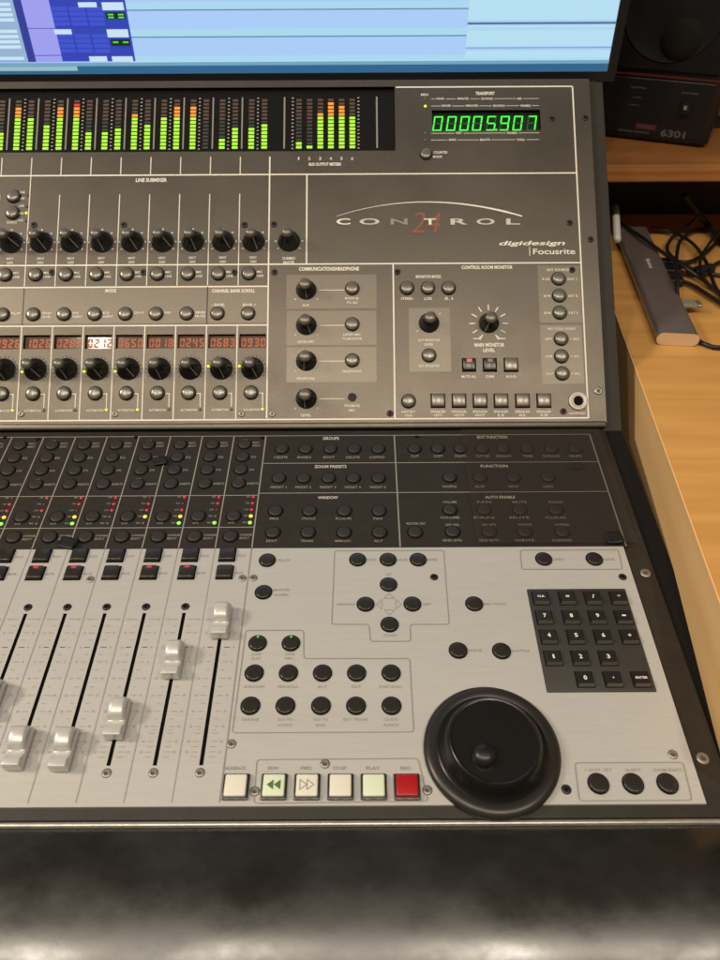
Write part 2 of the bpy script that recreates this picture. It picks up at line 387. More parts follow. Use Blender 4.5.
# ---- red channel displays
reds = ['0930', '0683', '0245', '0018', '0650', '0212', '0283', '1026', '0926', '0310', '0442', '0150']
for k in range(NCH):
    a, b = div(k+1)+.0018, div(k)-.0018
    mb = MB(); mb.quad(a, b, vd0, vd1, -.0035, 'redwindow'); d = pu('channel_display', mb, 0, 0)
    mb = MB()
    for i, ch in enumerate(reds[k]): seg7(mb, ch, a+.0012+i*.0056, vd0+.0022, .0040, (vd1-vd0)*.6, 'digit_red', None, .05, .00125, -.0032)
    obj('display_digits', mb, d, MU)
# ---- knob meshes
def knob_mesh(r, h, rc):
    mb = MB(); mb.lathe([(r*1.07, 0), (r*1.07, .0006), (r, .0010), (r*.985, .0022), (r*.57, h*.60), (rc*1.02, h*.86), (rc, h*.9)], 40, 'knob', rib=.15, riblim=(3, 5))
    pz = [(r*1.0, .0024), (r*.60, h*.60), (rc*1.10, h*.86)]
    for (a_, b_), (c_, d_) in zip(pz, pz[1:]): mb.face([(-.0005, a_, b_), (.0005, a_, b_), (.0005, c_, d_), (-.0005, c_, d_)], 'knob_glint_line')  # pale pointer strip that also paints the crease highlight on the flank
    k = mb.mesh('knob', 50)
    mc = MB(); mc.lathe([(rc*1.06, 0), (rc*1.08, h*.06), (rc*.98, h*.12), (rc*.72, h*.165), (rc*.35, h*.185), (.0002, h*.19)], 28, 'knobcap')
    return k, mc.mesh('knob_cap', 50)
KA = knob_mesh(.0093, .0185, .0043); KB = knob_mesh(.0084, .0150, .0047)
def knob(name, K_, u, v, rz, h):
    o = pu(name, K_[0], u, v, 0, rz); obj('knob_cap', K_[1], o, MU @ T(u, v, h*.9, rz)); return o
def dome_mesh(r, h, k, ring='gap'):
    mb = MB(); mb.lathe([(r*1.16, .0003), (r*1.15, .0006), (r*1.03, .0006)], 28, ring, cap=False)
    if k == 'btn':
        mb.lathe([(r, .0002), (r, h*.7), (r*.95, h*.9), (r*.86, h*.97), (r*.4, h), (.0002, h*1.0)], 32, k); return mb.mesh('button', 55)
    mb.lathe([(r, .0002), (r, h*.5), (r*.93, h*.78), (r*.75, h*.93), (r*.4, h), (.0002, h*1.01)], 28, k); return mb.mesh('button', 55)
BD = dome_mesh(.0056, .0034, 'dome')
def sq_mesh(s, h, k, bev=.0012):
    mb = MB(); mb.box(-s/2-.0007, s/2+.0007, -s/2-.0007, s/2+.0007, 0, .0004, 'gap', False); mb.bbox(-s/2, s/2, -s/2, s/2, 0, h, k, bev, 3); return mb.mesh('square_button', 50)
SQG = sq_mesh(.0112, .0034, 'dome', .0014); SQB = sq_mesh(.0108, .0030, 'btn')
def led_mesh(r, k, h=.0009):
    mb = MB(); mb.lathe([(r, 0), (r, h*.5), (r*.7, h*.9), (.0001, h)], 12, k); return mb.mesh('indicator_light', 60)
LED = {k: led_mesh(.0012, k) for k in ('led_red', 'led_redoff', 'led_yellow', 'led_lime', 'led_green', 'led_off')}
LEDL = {k: led_mesh(.0015, k) for k in ('led_yellow', 'led_green', 'led_red', 'led_off')}
def screw_mesh(r, k):
    kk = 'slot' if k == 'steel' else 'gap'; mb = MB(); mb.lathe([(r*1.1, 0), (r*1.08, .0003), (r*.8, .0006), (r*.5, .0008), (r*.46, .0007)], 20, [k, k, k, kk], cap=False); mb.lathe([(r*.46, .0007), (.0001, .00075)], 10, kk); return mb.mesh('screw', 60)
SCD = screw_mesh(.0026, 'darksteel'); SCS = screw_mesh(.0026, 'steel'); SCB = screw_mesh(.0034, 'steel')
# row: input gain
angs = [R(a) for a in (205, 222, 200, 236, 212, 196, 228, 215, 240, 208, 220, 200)]  # turned so the painted strip sits on the lit lower right flank
v0 = UVv(242)
tm = MB()
def tmflush(name='knob_scale'):
    global tm
    if tm.f: pu(name, tm, 0, 0)
    tm = MB()
def ticks(u, v, r, a0, a1, n, ln, wd, k='white_print', w=.0003, mb=None):
    mb = mb or tm
    for i in range(n):
        a = R(a0+(a1-a0)*i/(n-1)); c, s_ = math.cos(a), math.sin(a)
        mb.line([(u+c*r, v+s_*r), (u+c*(r+ln), v+s_*(r+ln))], wd, w, k)
for k in range(NCH):
    knob('gain_knob', KA, cen(k)-.0005, v0, angs[k], .0185)
    for a in (215, 325, 180, 0, 45, 90): ticks(cen(k)-.0005, v0, .0108, a, a+1, 2, .0016, .0011)
    tmflush()
    x0 = 254.5-30.4*k
    text('upper_lettering', 'INPUT', 'U', 0, 258, 2, 'white_print', wpx=7, uv=(cen(k)-.0005, UVv(258.3))); text('upper_lettering', 'GAIN', 'U', 0, 262, 2, 'white_print', wpx=6, uv=(cen(k)-.0005, UVv(262.3)))
    ub = cen(k)-.0042; vb_ = UVv(274.3)
    pu('round_button', BD, ub, vb_)
    if k in (1, 5): pu('indicator_light', LED['led_redoff'], ub, vb_+.0062, .0004)
    text('upper_lettering', 'MIC', 'U', 0, 272, 1.8, 'white_print', 'LEFT', uv=(ub+.0072, UVv(272.6))); text('upper_lettering', 'LINE', 'U', 0, 276, 1.8, 'white_print', 'LEFT', uv=(ub+.0072, UVv(276.6)))
knob('gain_knob', KA, U(289, 242)[0], v0, R(5), .0185)
for a in (215, 325, 180, 0): ticks(U(289, 242)[0], v0, .0108, a, a+1, 2, .0018, .0011)
tmflush()
text('upper_lettering', 'SUBMIX', 'U', 289, 258.5, 2.2, 'white_print', wpx=13); text('upper_lettering', 'MASTER', 'U', 289, 262.5, 2.2, 'white_print', wpx=11)
for k in (8, 9, 10, 11):
    for y in (196, 212.5): pu('round_button', BD, cen(k)-.001, UVv(y))
    for y, c in ((194.5, 'led_redoff'), (206, 'led_redoff'), (212.5, 'led_lime' if k == 8 else 'led_off'), (220.5, 'led_off')): pu('indicator_light', LED[c], cen(k)+.0112, UVv(y))
    for y in (192, 198, 205.5, 213, 220): text('upper_lettering', 'LINE', 'U', 0, y, 1.8, 'white_print', uv=(cen(k)+.0068, UVv(y)), wpx=5)
    text('upper_lettering', 'SOURCE', 'U', 0, 222, 2, 'white_print', uv=(cen(k)-.001, UVv(222)), wpx=10)
# row: mode buttons
MODE = ['', '', 'SEND MUTE', 'PAN', 'GROUP', 'EQ INSERT', 'DYN INSERT', 'SEND LEVEL', 'FLIP', 'SHIFT', 'DISPLAY', 'AUX']
for k in range(NCH):
    ub = cen(k)-.0042; pu('round_button', BD, ub, UVv(314))
    if k > 1:
        for j, wd_ in enumerate(MODE[k].split()): text('upper_lettering', wd_, 'U', 0, 313, 1.9, 'white_print', 'LEFT', uv=(ub+.0075, UVv(313+j*3.6)), wpx=10 if len(wd_) > 3 else 6)
text('upper_lettering', 'MODE', 'U', 111, 291, 2.8, 'white_print', wpx=11, bold=.02)
text('upper_lettering', 'CHANNEL BANK SCROLL', 'U', 233.5, 291, 2.8, 'white_print', wpx=43, bold=.02)
text('upper_lettering', '- BANK', 'U', 218.5, 305, 2.4, 'white_print', wpx=13); text('upper_lettering', 'BANK +', 'U', 249.5, 305, 2.4, 'white_print', wpx=13)
text('upper_lettering', 'LINE SUBMIXER', 'U', 151.5, 180.3, 3, 'white_print', wpx=31, bold=.02)
# row: encoders + select
for k in range(NCH):
    ue = cen(k)+.0002; ve = UVv(369)
    knob('encoder_knob', KA, ue, ve, R(random.uniform(188, 245)), .0185)
    ticks(ue, ve, .0107, -35, 215, 15, .0012, .0008, 'charcoal'); tmflush()
    if k in (0, 1, 4, 5, 7): pu('indicator_light', LED['led_lime'], ue-.0112, ve-.0022 if k > 2 else ve+.002)
    us_ = cen(k)-.0006; pu('round_button', BD, us_, UVv(393.3))
    c = 'led_lime' if k in (0, 4, 5, 8) else 'led_off'
    pu('indicator_light', (LEDL['led_off'] if c == 'led_off' else LED['led_lime']), cen(k)+.0094, UVv(409.7))
    e = cen(k)+.0094; tm.line([(us_+.0066, UVv(393.8)), (e, UVv(393.8)), (e, UVv(407.5))], .0007, .0003, 'white_print'); tmflush('lamp_pointer_line')
    text('upper_lettering', 'AUTOMATION', 'U', 0, 410.4, 1.9, 'white_print', 'RIGHT', uv=(e-.0022, UVv(410.4)), wpx=17)
# communications block
for y in (290, 325.3, 361, 398.6):
    u, v = U(306.3, y); knob('level_knob', KB, u, v, R(random.uniform(160, 215)), .0150)
    tm.line([(U(319, y)[0], v-.0004), (U(344.5, y)[0], v-.0004)], .0006, .00045, 'white_print')
    for a in (222, 318): ticks(u, v, .0122, a, a+1, 2, .0013, .0012, w=.00045)
    tmflush()
for y in (288.6, 324.4, 360.5): u, v = U(352.3, y); pu('round_button', BD, u, v)
mb = MB(); mb.lathe([(.0038, .0004), (.0036, .0003), (.0001, .0002)], 20, 'charcoal'); u, v = U(352.3, 397.3); pu('microphone_hole', mb, u, v, .0001)
X = 'upper_lettering'; WP = 'white_print'
def tt(s, x, y, h, w_, k=WP, bold=0, plane='U', sec=X, **kw): text(sec, s, plane, x, y, h, k, wpx=w_, bold=bold, **kw)
tt('COMMUNICATIONS/HEADPHONE', 329, 269, 3, 60, bold=.02)
tt('AUX', 306, 305.3, 2, 7); tt('LISTEN MIC', 306, 342, 2, 17); tt('HEADPHONE', 306, 378.7, 2, 18); tt('LEVEL', 306, 415.3, 2.2, 10)
tt('MONITOR', 352, 298.6, 2, 14); tt('TO SLS', 352, 302.7, 2, 11); tt('LISTEN MIC', 352, 334.7, 2, 17); tt('TO MONITOR', 352, 338.9, 2, 20)
tt('HEADPHONE', 352, 371.5, 2, 19); tt('TALKBACK', 352, 405.8, 2, 16); tt('MIC', 352, 410.4, 2, 6)
# control room block
tt('CONTROL ROOM MONITOR', 487, 267.5, 2.8, 51, bold=.02); tt('MONITOR MODE', 428.3, 276.8, 2.4, 25, bold=.01)
for x, s in ((407, 'STEREO'), (428, 'LCRS'), (448.6, '5.1')): u, v = U(x, 288.2); pu('round_button', BD, u, v); tt(s, x, 298.8, 2.2, 12 if s == 'STEREO' else 8)
u, v = U(429, 323); knob('level_knob', KB, u, v, R(-12), .0150)
for a in (215, 325, 40): ticks(u, v, .0118, a, a+1, 2, .0018, .0010, w=.00045)
tmflush()
tt('ALT MONITOR', 429, 340.3, 2, 22); tt('LEVEL', 429, 344.6, 2, 9); tt('ALT MONITOR', 429, 366, 2, 21)
u, v = U(429, 355.6); pu('round_button', BD, u, v)
u, v = U(488.7, 323.2); knob('level_knob', KB, u, v, R(155), .0150); ticks(u, v, .0118, -62, 242, 11, .0050, .0009, w=.0003)
tm.line([(u-.0140, v-.0140), (u-.0088, v-.0140), (u-.0075, v-.0118)], .0008, .00032, WP); tm.line([(u+.0140, v-.0140), (u+.0088, v-.0140), (u+.0075, v-.0118)], .0008, .00032, WP); tmflush()
tt('MAIN MONITOR', 489.3, 345, 3, 30, bold=.02); tt('LEVEL', 489, 350.4, 2.8, 12, bold=.02)
for x, s, k in ((469, 'MUTE ALL', 'b'), (489.8, 'DIM', 'b'), (511, 'MONO', 'g')):
    u, v = U(x, 365); o = pu('square_button', SQB if k == 'b' else SQG, u, v); tt(s, x, 376.8, 2.2, 15 if s == 'MUTE ALL' else 8 if s == 'DIM' else 10)
    if k == 'b':
        mb = MB(); mb.box(-.0022, .0022, .0018, .0046, .0030, .0033, 'led_red' if x < 480 else 'led_off', False); obj('button_light', mb, o, MU @ T(u, v))
u, v = U(408.6, 401.3); pu('round_button', BD, u, v); tt('INPUT/EXT', 408.6, 412, 2, 14); tt('TALK', 408.6, 415.5, 2, 8)
for x, s in ((438, 'LEFT'), (459, 'CENTER'), (480, 'RIGHT'), (501, 'LS'), (522.4, 'RS'), (543.8, 'SUB')):
    u, v = U(x, 400.8); pu('square_button', SQG, u, v); tt('SPEAKER', x, 411.8, 2, 15); tt(s, x, 415.3, 2, 4+len(s)*1.1)
tt('EXT SOURCE', 558, 270, 2, 22); tt('PRO TOOLS SOURCE', 561.5, 329, 2, 28)
for i, (x, y) in enumerate(((558.5, 279), (559.2, 295.8), (559.7, 312.8), (561, 339), (561.3, 356.4), (562.2, 373.6))):
    u, v = U(x, y); pu('round_button', BD, u, v); tt(('1/2', '3/4', '5/6', 'LEFT', 'CTR', 'RIGHT')[i], x-12.5, y+.3, 1.9, 7); tt(('EXT 1', 'EXT 2', 'EXT 3', 'L SRC', 'C SRC', 'R SRC')[i], x+13.5, y+.3, 1.9, 9)
u, v = U(578, 401); mb = MB(); mb.lathe([(.0084, 0), (.0080, .0012), (.0060, .0016), (.0048, .0010), (.0042, .0012), (.0040, .0002)], 30, ['steel']*5, cap=False); mb.lathe([(.0044, .0003), (.0001, .0002)], 16, 'gap'); pu('headphone_socket', mb, u, v, .0001, smooth=50)
tt('HEADPHONES', 577, 413.5, 1.8, 17)
# transport counter
tt('TRANSPORT', 485, 93.7, 2.6, 19, bold=.02); tt('MIN', 424.5, 95, 2, 7)
for y, xs in ((99, ((440, 'HOURS', 8), (463, 'MINUTES', 11), (487, 'SECONDS', 12), (519.5, 'MS', 4))), (106, ((446, 'HOURS', 9), (472, 'MINUTES', 12), (499, 'SECONDS', 12), (525.5, 'FRAMES', 10))), (133.3, ((459, 'FEET', 6), (512, 'FRAMES', 10))), (140, ((452.5, 'BARS', 7), (485, 'BEATS', 10), (520.5, 'TICKS', 8)))):
    e = 431; 
    for x, s, w_ in xs:
        tt(s, x, y, 1.7, w_); tm.line([(U(e, y)[0], UVv(y, 485)), (U(x-w_/2-1.5, y)[0], UVv(y, 485))], .0004, .0003, WP); e = x+w_/2+1.5
    tm.line([(U(e, y)[0], UVv(y, 485)), (U(539, y)[0], UVv(y, 485))], .0004, .0003, WP); tmflush('counter_legend_line')
for y, c in ((106.3, 'led_lime'), (99, 'led_off'), (133.3, 'led_off'), (140, 'led_off')): u, v = U(425.3, y); pu('indicator_light', LED[c], u, v)
u, v = U(426, 154.3); pu('round_button', dome_mesh(.0049, .003, 'dome'), u, v); tt('COUNTER', 440.5, 152.6, 2, 14); tt('MODE', 437.5, 157, 2, 9)
for i in range(6): tt(str(i+1), 298.7+10.7*i, 158.8, 2.6, 2.2 if i else 1.1)
tt('BUS OUTPUT METERS', 325, 164.5, 2.4, 32, bold=.02)
# logo
arc = []
for i in range(25):
    t = i/24; x = 336.5+(522-336.5)*t; y = 216.5-14.3*4*t*(1-t)*(1+.12*(.5-t)) + (0 if t < .5 else -.3*(t-.5)); arc.append((x, y))
lg = MB()
for i in range(24):
    w0, w1 = [.0004+.0016*(j/24)**1.6*(1 if j < 23 else .6) for j in (i, i+1)]
    a, b = U(*arc[i]), U(*arc[i+1]); lg.face([(a[0], a[1]-w0/2, .0004), (b[0], b[1]-w1/2, .0004), (b[0], b[1]+w1/2, .0004), (a[0], a[1]+w0/2, .0004)], WP)
pu('logo_arc', lg, 0, 0)
for ch, x, w_ in (('C', 343.5, 14), ('O', 369.5, 20), ('N', 399, 17), ('T', 430, 12), ('R', 459, 17), ('O', 485.5, 18), ('L', 513, 14)): tt(ch, x, 221.8, 5.8, w_, sec='logo_lettering', w=.0006, bold=.022, k=WP if ch in 'CT' else 'faint_print' if ch == 'N' else 'tick')
tt('24', 426, 222.5, 21, 30, 'red_print', sec='logo_lettering', shear=.25, w=.00035, bold=-.003)
tt('digidesign', 532, 243.2, 4.2, 66, sec='logo_lettering', bold=.02, shear=.2); tt('Focusrite', 554, 251.6, 5.4, 42, sec='logo_lettering', bold=.012)
tm.line([U(529.5, 247), U(529.7, 256)], .0006, .0003, WP)
tmflush('logo_rule')
for x, y in ((397.3, 272), (572, 270), (390, 413.5), (563.3, 411.5), (569.5, 223), (274, 224.5), (274.4, 272.3), (551.5, 119), (34, 225), (124, 225), (244.5, 225), (52, 272.5), (143.5, 272.5), (234.5, 272.5), (590.5, 239.5), (585, 118)):
    u, v = U(x, y); pu('screw', SCD, u, v, .0002)
for x, y in ((21, 414), (115, 414), (241.5, 414), (272.3, 414)): u, v = U(x, y); pu('screw', SCS, u, v, .0002)
u, v = U(598.5, 391); pu('screw', SCB, u, v, .0001)
# ================================================================== LOWER HALF
vjoin = LVv(548, 360); vS0 = LVv(806, 360); uS = .191
mb = MB(); mb.bbox(UL-.012, .2085, VF, -.0015, -.006, -.0012, 'frame', .0012, 2); obj('lower_frame', mb, con, ML, smooth=40)
mb = MB(); mb.bbox(UL-.012, .2125, VF-.0030, VF-.0002, -.0075, -.0016, 'edge', .001, 3); obj('front_trim', mb, con, ML, smooth=40)
mb = MB(); mb.box(UL, .1955, vjoin, LVv(433.5, 360), -.001, 0, 'charcoal', False); obj('upper_function_panel', mb, con, ML)
sl = []
sv1, sv0 = LVv(613.5, 170), LVv(766, 155)
for k in range(NCH): sl.append((cen(k)-.0012, cen(k)+.0012, sv0, sv1))
mb = MB(); plate(mb, UL, uS, vS0, vjoin-.0003, sl, -.0012, .0006, 'silver', 'gap')
obj('fader_panel', mb, con, ML)
mb = MB()
for s in sl: mb.quad(s[0], s[1], s[2], s[3], -.0009, 'gap')
obj('fader_slot', mb, con, ML)
mb = MB()
def hL(y, a, b, k='faint_print', px=300, wd=.0007): v = LVv(y, px); mb.quad(a, b, v-wd/2, v+wd/2, .0003, k)
def vL(u, y0, y1, k='faint_print', wd=.0007, w=.0002): mb.quad(u-wd/2, u+wd/2, LVv(y1, 300), LVv(y0, 300), w, k)
uM = .0290; uE = .1935
hL(436, UL, uE); hL(495.3, UL, U0); hL(527.2, UL, U0); hL(463.5, U0, uE); hL(493.3, U0, uE)
vL(uE, 436, 548, wd=.0011); vL(uM, 436, 547.5, wd=.001); vL(U0, 436, 547.5, wd=.001)
for k in range(1, NCH+1): vL(div(k), 436, 547.5, wd=.0009)
obj('printed_lines', mb, con, ML)
sp = MB(); SW = .0010
for k in range(0, NCH+1):
    sp.quad(div(k)-(.0003 if k else .0004), div(k)+(.0003 if k else .0004), LVv(803, 200), vjoin-.0004, SW-.0001, 'soft_print' if k else 'grey_print')
# rubber buttons
RB = dome_mesh(.0052, .0020, 'rubber'); SMB = None
def ub_(k): return div(k+1)+.0099
XL = 'channel_lettering'; FP = 'faint_print'
NL = ['REC READY', 'EQ', 'DYN', 'INSERTS']
redlit = {0: (1, 1, 1, 1, 1), 1: (1, 1, 1, 0, 1), 2: (1, 1, 1, 1, 1), 3: (1, 1, 1, 1, 0), 4: (1, 1, 1, 0, 0), 5: (1, 1, 1, 1, 1), 6: (1, 1, 1, 0, 0), 7: (1, 1, 1, 1, 1), 8: (1, 1, 0, 1, 0)}
for k in range(NCH-1):
    for i, y in enumerate((445.3, 457.7, 470.5, 484.3, 517, 537)):
        pl('rubber_button', RB, ub_(k), LVv(y))
        un = ub_(k)+.0068
        if i == 0: text(XL, 'REC', 'L', 135, y, 1.5, FP, 'LEFT', uv=(un, LVv(y-1.6)), wpx=7); text(XL, 'READY', 'L', 135, y, 1.5, FP, 'LEFT', uv=(un, LVv(y+1.4)), wpx=8)
        elif i < 4: text(XL, NL[i], 'L', 135, y, 1.7, FP, 'LEFT', uv=(un, LVv(y+.2)), wpx=5 if i < 3 else 11)
        elif i == 5: text(XL, 'CHANNEL', 'L', 135, y, 1.7, FP, 'LEFT', uv=(un, LVv(y-1.2)), wpx=13); text(XL, 'SELECT', 'L', 135, y, 1.7, FP, 'LEFT', uv=(un, LVv(y+2)), wpx=10)
        if i in (0, 3) and (k*7+i) % 3 == 0:
            mb = MB(); mb.bbox(-.0018, .0018, .0050, .0058, 0, .0009, 'faint_print', .0002, 1); pl('button_lamp', mb, ub_(k), LVv(y))
    text(XL, 'AUTO', 'L', 135, 523.5, 1.6, FP, uv=(ub_(k)-.001, LVv(523.7)), wpx=6)
    rl = redlit.get(k, (1, 1, 1, 0, 1))
    for i, y in enumerate((497.7, 504, 510.4, 516.8, 523.4)):
        u = div(k+1)+.0229; on = rl[i]
        o = (LED['led_red'] if (i + k) % 4 != 3 else LED['led_redoff']) if i < 3 else (LEDL[('led_yellow', 'led_green')[i-3]] if on else LED['led_off'])
        pl('indicator_light', o, u, LVv(y)); text(XL, ('WRT', 'TCH', 'LCH', 'TRM', 'READ')[i], 'L', 135, y, 1.4, FP, 'RIGHT', uv=(u-.0024, LVv(y)), wpx=4)
    # silver part
    for y, s in ((556.3, 'SOLO'), (573.6, 'MUTE')):
        o = pl('square_button', SQB, ub_(k), LVv(y), .0006)
        text('fader_lettering', s, 'L', 135, y, 1.8, 'soft_print', 'LEFT', uv=(ub_(k)+.0072, LVv(y+.5)), wpx=8, w=SW)
        if y > 570 and k in (1, 2, 4, 5, 7, 8):
            mb = MB(); mb.box(-.0017, .0017, .0024, .0042, .0030, .0032, 'led_red', False); obj('button_light', mb, o, ML @ T(ub_(k), LVv(y), .0006))
for y in (607.5,):
    for k in range(1, NCH-1): pl('screw', SCD if k % 2 else screw_mesh(.0024, 'steel') if k < 1 else SCD, cen(k), LVv(y), .0007)
for k in (0, 1, 2, 5, 6): pl('screw', SCS, cen(k), LVv(773.3, 180), .0007)
# fader scales
FM = (620, 633.5, 648, 662.5, 679, 696, 712, 727, 734, 742, 747.5, 752.5, 757.5)
FN = ('+12', '6', '0', '5', '10', '15', '20', '30', '', '40', '', '60', '')
obj('channel_divider_lines', sp, con, ML)
for k in range(NCH-2):
    c = cen(k); sp = MB()
    for i, y in enumerate(FM):
        v = LVv(y, 190-k*35); kk = 'gap' if i == 2 else 'soft_print'
        for s in (-1, 1): sp.quad(min(c+s*.0035, c+s*.0072), max(c+s*.0035, c+s*.0072), v-.00016, v+.00016, SW, kk)
        if FN[i]:
            for s in (-1, 1): text('fader_lettering', FN[i], 'L', 150, y, 1.7, 'soft_print', uv=(c+s*.0096, v), w=SW)
        if i < 8:
            v2 = LVv((y+FM[i+1])/2, 190-k*35)
            for s in (-1, 1): sp.quad(min(c+s*.0035, c+s*.0058), max(c+s*.0035, c+s*.0058), v2-.00014, v2+.00014, SW, 'soft_print')
    obj('fader_scale', sp, con, ML)
# fader caps
def fader_mesh():
    hw = .0054; mb = MB()
    mb.bbox(-hw, hw, -.0125, .0125, .0012, .0062, 'fader', .0007, 2)
    mb.bbox(-hw*.97, hw*.97, -.0124, -.0076, .0050, .0092, 'fader', .0008, 3)
    prof = [(-.0085, .0050), (-.0084, .0084), (-.0076, .0082), (-.0060, .0072), (-.0044, .0065), (-.0030, .0063), (-.0023, .0068), (-.0019, .0084), (-.0016, .0100), (-.0008, .0110), (.0008, .0118), (.0030, .0126), (.0055, .0131), (.0078, .0129), (.0096, .0119), (.0110, .0098), (.0118, .0060)]
    xs = [(-1, -.6), (-1, .0), (-.96, .5), (-.86, .8), (-.66, .95), (-.33, 1), (0, 1), (.33, 1), (.66, .95), (.86, .8), (.96, .5), (1, 0), (1, -.6)]
    n = len(prof)
    for (x, q) in xs:
        for (v, w) in prof:
            dome = v > -.0026; rnd = .0026 if dome else .0006
            xw = hw*(.92 if dome else .93)
            mb.v.append((x*xw, v, max(.0045, w-(1-q)*rnd)))
    for i in range(len(xs)-1):
        for j in range(n-1):
            a = 104*0+len(mb.v)-len(xs)*n+i*n+j; mb.f.append((a, a+n, a+n+1, a+1)); mb.m.append(mb.mi('fader'))
    return mb.mesh('fader_cap', 38)
FDM = fader_mesh()
mbs = MB(); mbs.box(-.0009, .0009, -.003, .003, -.0015, .0020, 'btn'); STEM = mbs.mesh('fader_stem')
for k, y in ((0, 641.5), (1, 681.5), (2, 742), (3, 773.5), (4, 772), (5, 722), (6, 700), (7, 742), (8, 660), (9, 735)):
    v = LVv(y, 100)+.0125; o = pl('fader', FDM, cen(k)+.0002, v, .0006); obj('fader_stem', STEM, o, ML @ T(cen(k), v, .0006))
# --- function panel buttons right
def rbtn(x, y): u, v = L(x, y); return pl('rubber_button', RB, u, v)
XF = 'function_lettering'
def tl(s, x, y, h, w_, k=FP, bold=0, sec=XF, **kw): text(sec, s, 'L', x, y, h, k, wpx=w_, bold=bold, **kw)
tl('GROUPS', 331, 438.8, 2.3, 16, 'tick', .01); tl('ZOOM PRESETS', 330.5, 467, 2.3, 32, 'tick', .01); tl('WINDOW', 328, 498, 2.3, 20, 'tick', .01)
for x, s in ((282, 'CREATE'), (305.7, 'ENABLE'), (330.4, 'EDIT'), (354.2, 'DELETE'), (378.3, 'SUSPEND')): rbtn(x, 449.3); tl(s, x-1.3, 457.7, 1.9, 6+len(s)*1.3)
for i, x in enumerate((279, 303.8, 328.6, 353.4, 378.4)): rbtn(x, 478.4); tl('PRESET %d' % (i+1), x-.6, 487.6, 1.9, 16)
for x, s in ((275.5, 'MIX'), (309.5, 'STATUS'), (344.4, 'PLUG-IN'), (379, 'PAN')): rbtn(x, 511.3); tl(s, x-1, 519, 1.9, 4+len(s)*1.6)
for x, s in ((273, 'EDIT'), (308, 'TRANS'), (344, 'MEM-LOC'), (379.5, 'ALT')): rbtn(x, 532.8); tl(s, x-1, 541.3, 1.9, 4+len(s)*1.7)
tl('EDIT FUNCTION', 492, 437.5, 2.3, 30, 'tick', .01)
for x, s in ((414.5, 'CUT'), (437.8, 'COPY'), (460.3, 'PASTE'), (482, 'CAPTURE'), (503, 'SEPARATE'), (527, 'TRIM'), (551, 'DUPLICATE'), (575, 'DELETE')): rbtn(x, 449); tl(s, x+.5, 456.5, 1.9, 4+len(s)*1.4)
tl('FUNCTION', 494, 466.5, 2.2, 27, 'tick', .01)
for x, s in ((449.5, 'SHUFFLE'), (480, 'SLIP'), (513.5, 'SPOT'), (548, 'GRID')): rbtn(x, 477.6); tl(s, x, 487, 1.9, 5+len(s)*1.3)
tl('AUTO ENABLE', 500, 497.5, 2.2, 30, 'tick', .01); tl('MASTER REC', 416, 524, 1.9, 19, FP)
rbtn(415, 532.5)
for j, (y1, y2, row) in enumerate(((510, 518, ((449.7, 'VOLUME'), (484, 'PAN'), (519.5, 'MUTE'), (555.5, 'PLUG-IN'))), (532, 540.7, ((452.5, 'SEND LEVEL'), (489, 'SEND MUTE'), (524.5, 'WRITE'), (562, 'SUSPEND'))))):
    for x, s in row: rbtn(x, y1); tl(s, x, y2, 1.9, 20, FP); tl(s, x, y2-15.5, 1.9, 14, FP)
# --- silver section: black round buttons
SMB = dome_mesh(.0053, .0018, 'btn')
def bb(x, y): u, v = L(x, y); return pl('black_button', SMB, u, v, .0006)
def ts(s, x, y, h, w_, k='soft_print', **kw): text('button_lettering|%d|%d' % (x/26, y/13), s, 'L', x, y, h, k, wpx=w_, w=SW, **kw)
bb(267.4, 561); ts('UTILITY', 283, 561, 2, 14)
bb(263.6, 593); ts('MASTER', 281.5, 590.5, 2, 16); ts('FADERS', 281.5, 595.5, 2, 14)
for x, s in ((357.6, 'ESC'), (388, 'SAVE'), (418, 'ENTER')): bb(x, 560.4); ts(s, x+14, 560.4, 2, 10)
for x, y in ((388.5, 585.3), (365.5, 605), (412.3, 604.8), (389.5, 625.3)): bb(x, y)
ts('PREVIOUS', 346, 605, 2, 18); ts('NEXT', 427, 604.8, 2, 8); ts('UP', 388.5, 575, 2, 5); ts('DOWN', 390, 636, 2, 13)
for (cx, cy), pts in (((389, 597), ((-5, 2), (5, 2), (0, -3))), ((389.4, 612.6), ((-5, -2), (5, -2), (0, 3))), ((378.8, 605), ((3, -5), (3, 5), (-2.5, 0))), ((398.8, 605), ((-3, -5), (-3, 5), (2.5, 0)))):
    sp = MB(); sp.line([L(cx+a, cy+b) for a, b in pts], .0003, SW, 'grey_print', closed=True); obj('arrow_outline', sp, con, ML)
def rbox(pts, r=.002):
    sp = MB(); sp.rounded([L(*p) for p in pts], r, .0005, SW, 'grey_print'); obj('section_outline', sp, con, ML)
rbox(((334.6, 551.6), (443.5, 551), (449, 625), (410, 625), (410.5, 642), (370.3, 642), (369, 625), (331.7, 625)))
rbox(((246, 631), (303.6, 631), (303.8, 659.2), (409.6, 659.2), (413.6, 732.6), (232.3, 733.5)))
rbox(((520, 551), (618, 550.6), (622, 570), (521.6, 570)))
rbox(((574.5, 763.5), (682.5, 763), (691.5, 800.7), (579, 801.5)))
rbox(((257, 760.3), (418, 759), (428, 801.5), (254, 804)))
for x, s in ((257.7, 'LOOP PLAY'), (291, 'LOOP REC')):
    o = bb(x, 644); a, b = s.split(); ts(a, x-1, 654.8, 2, 9); ts(b, x-1.5, 659, 2, 9)
    mb = MB(); mb.lathe([(.0010, .0016), (.0008, .0022), (.0001, .0023)], 10, 'greenlamp'); u, v = L(x, 644); obj('button_light', mb, o, ML @ T(u, v+.0040, .0004))
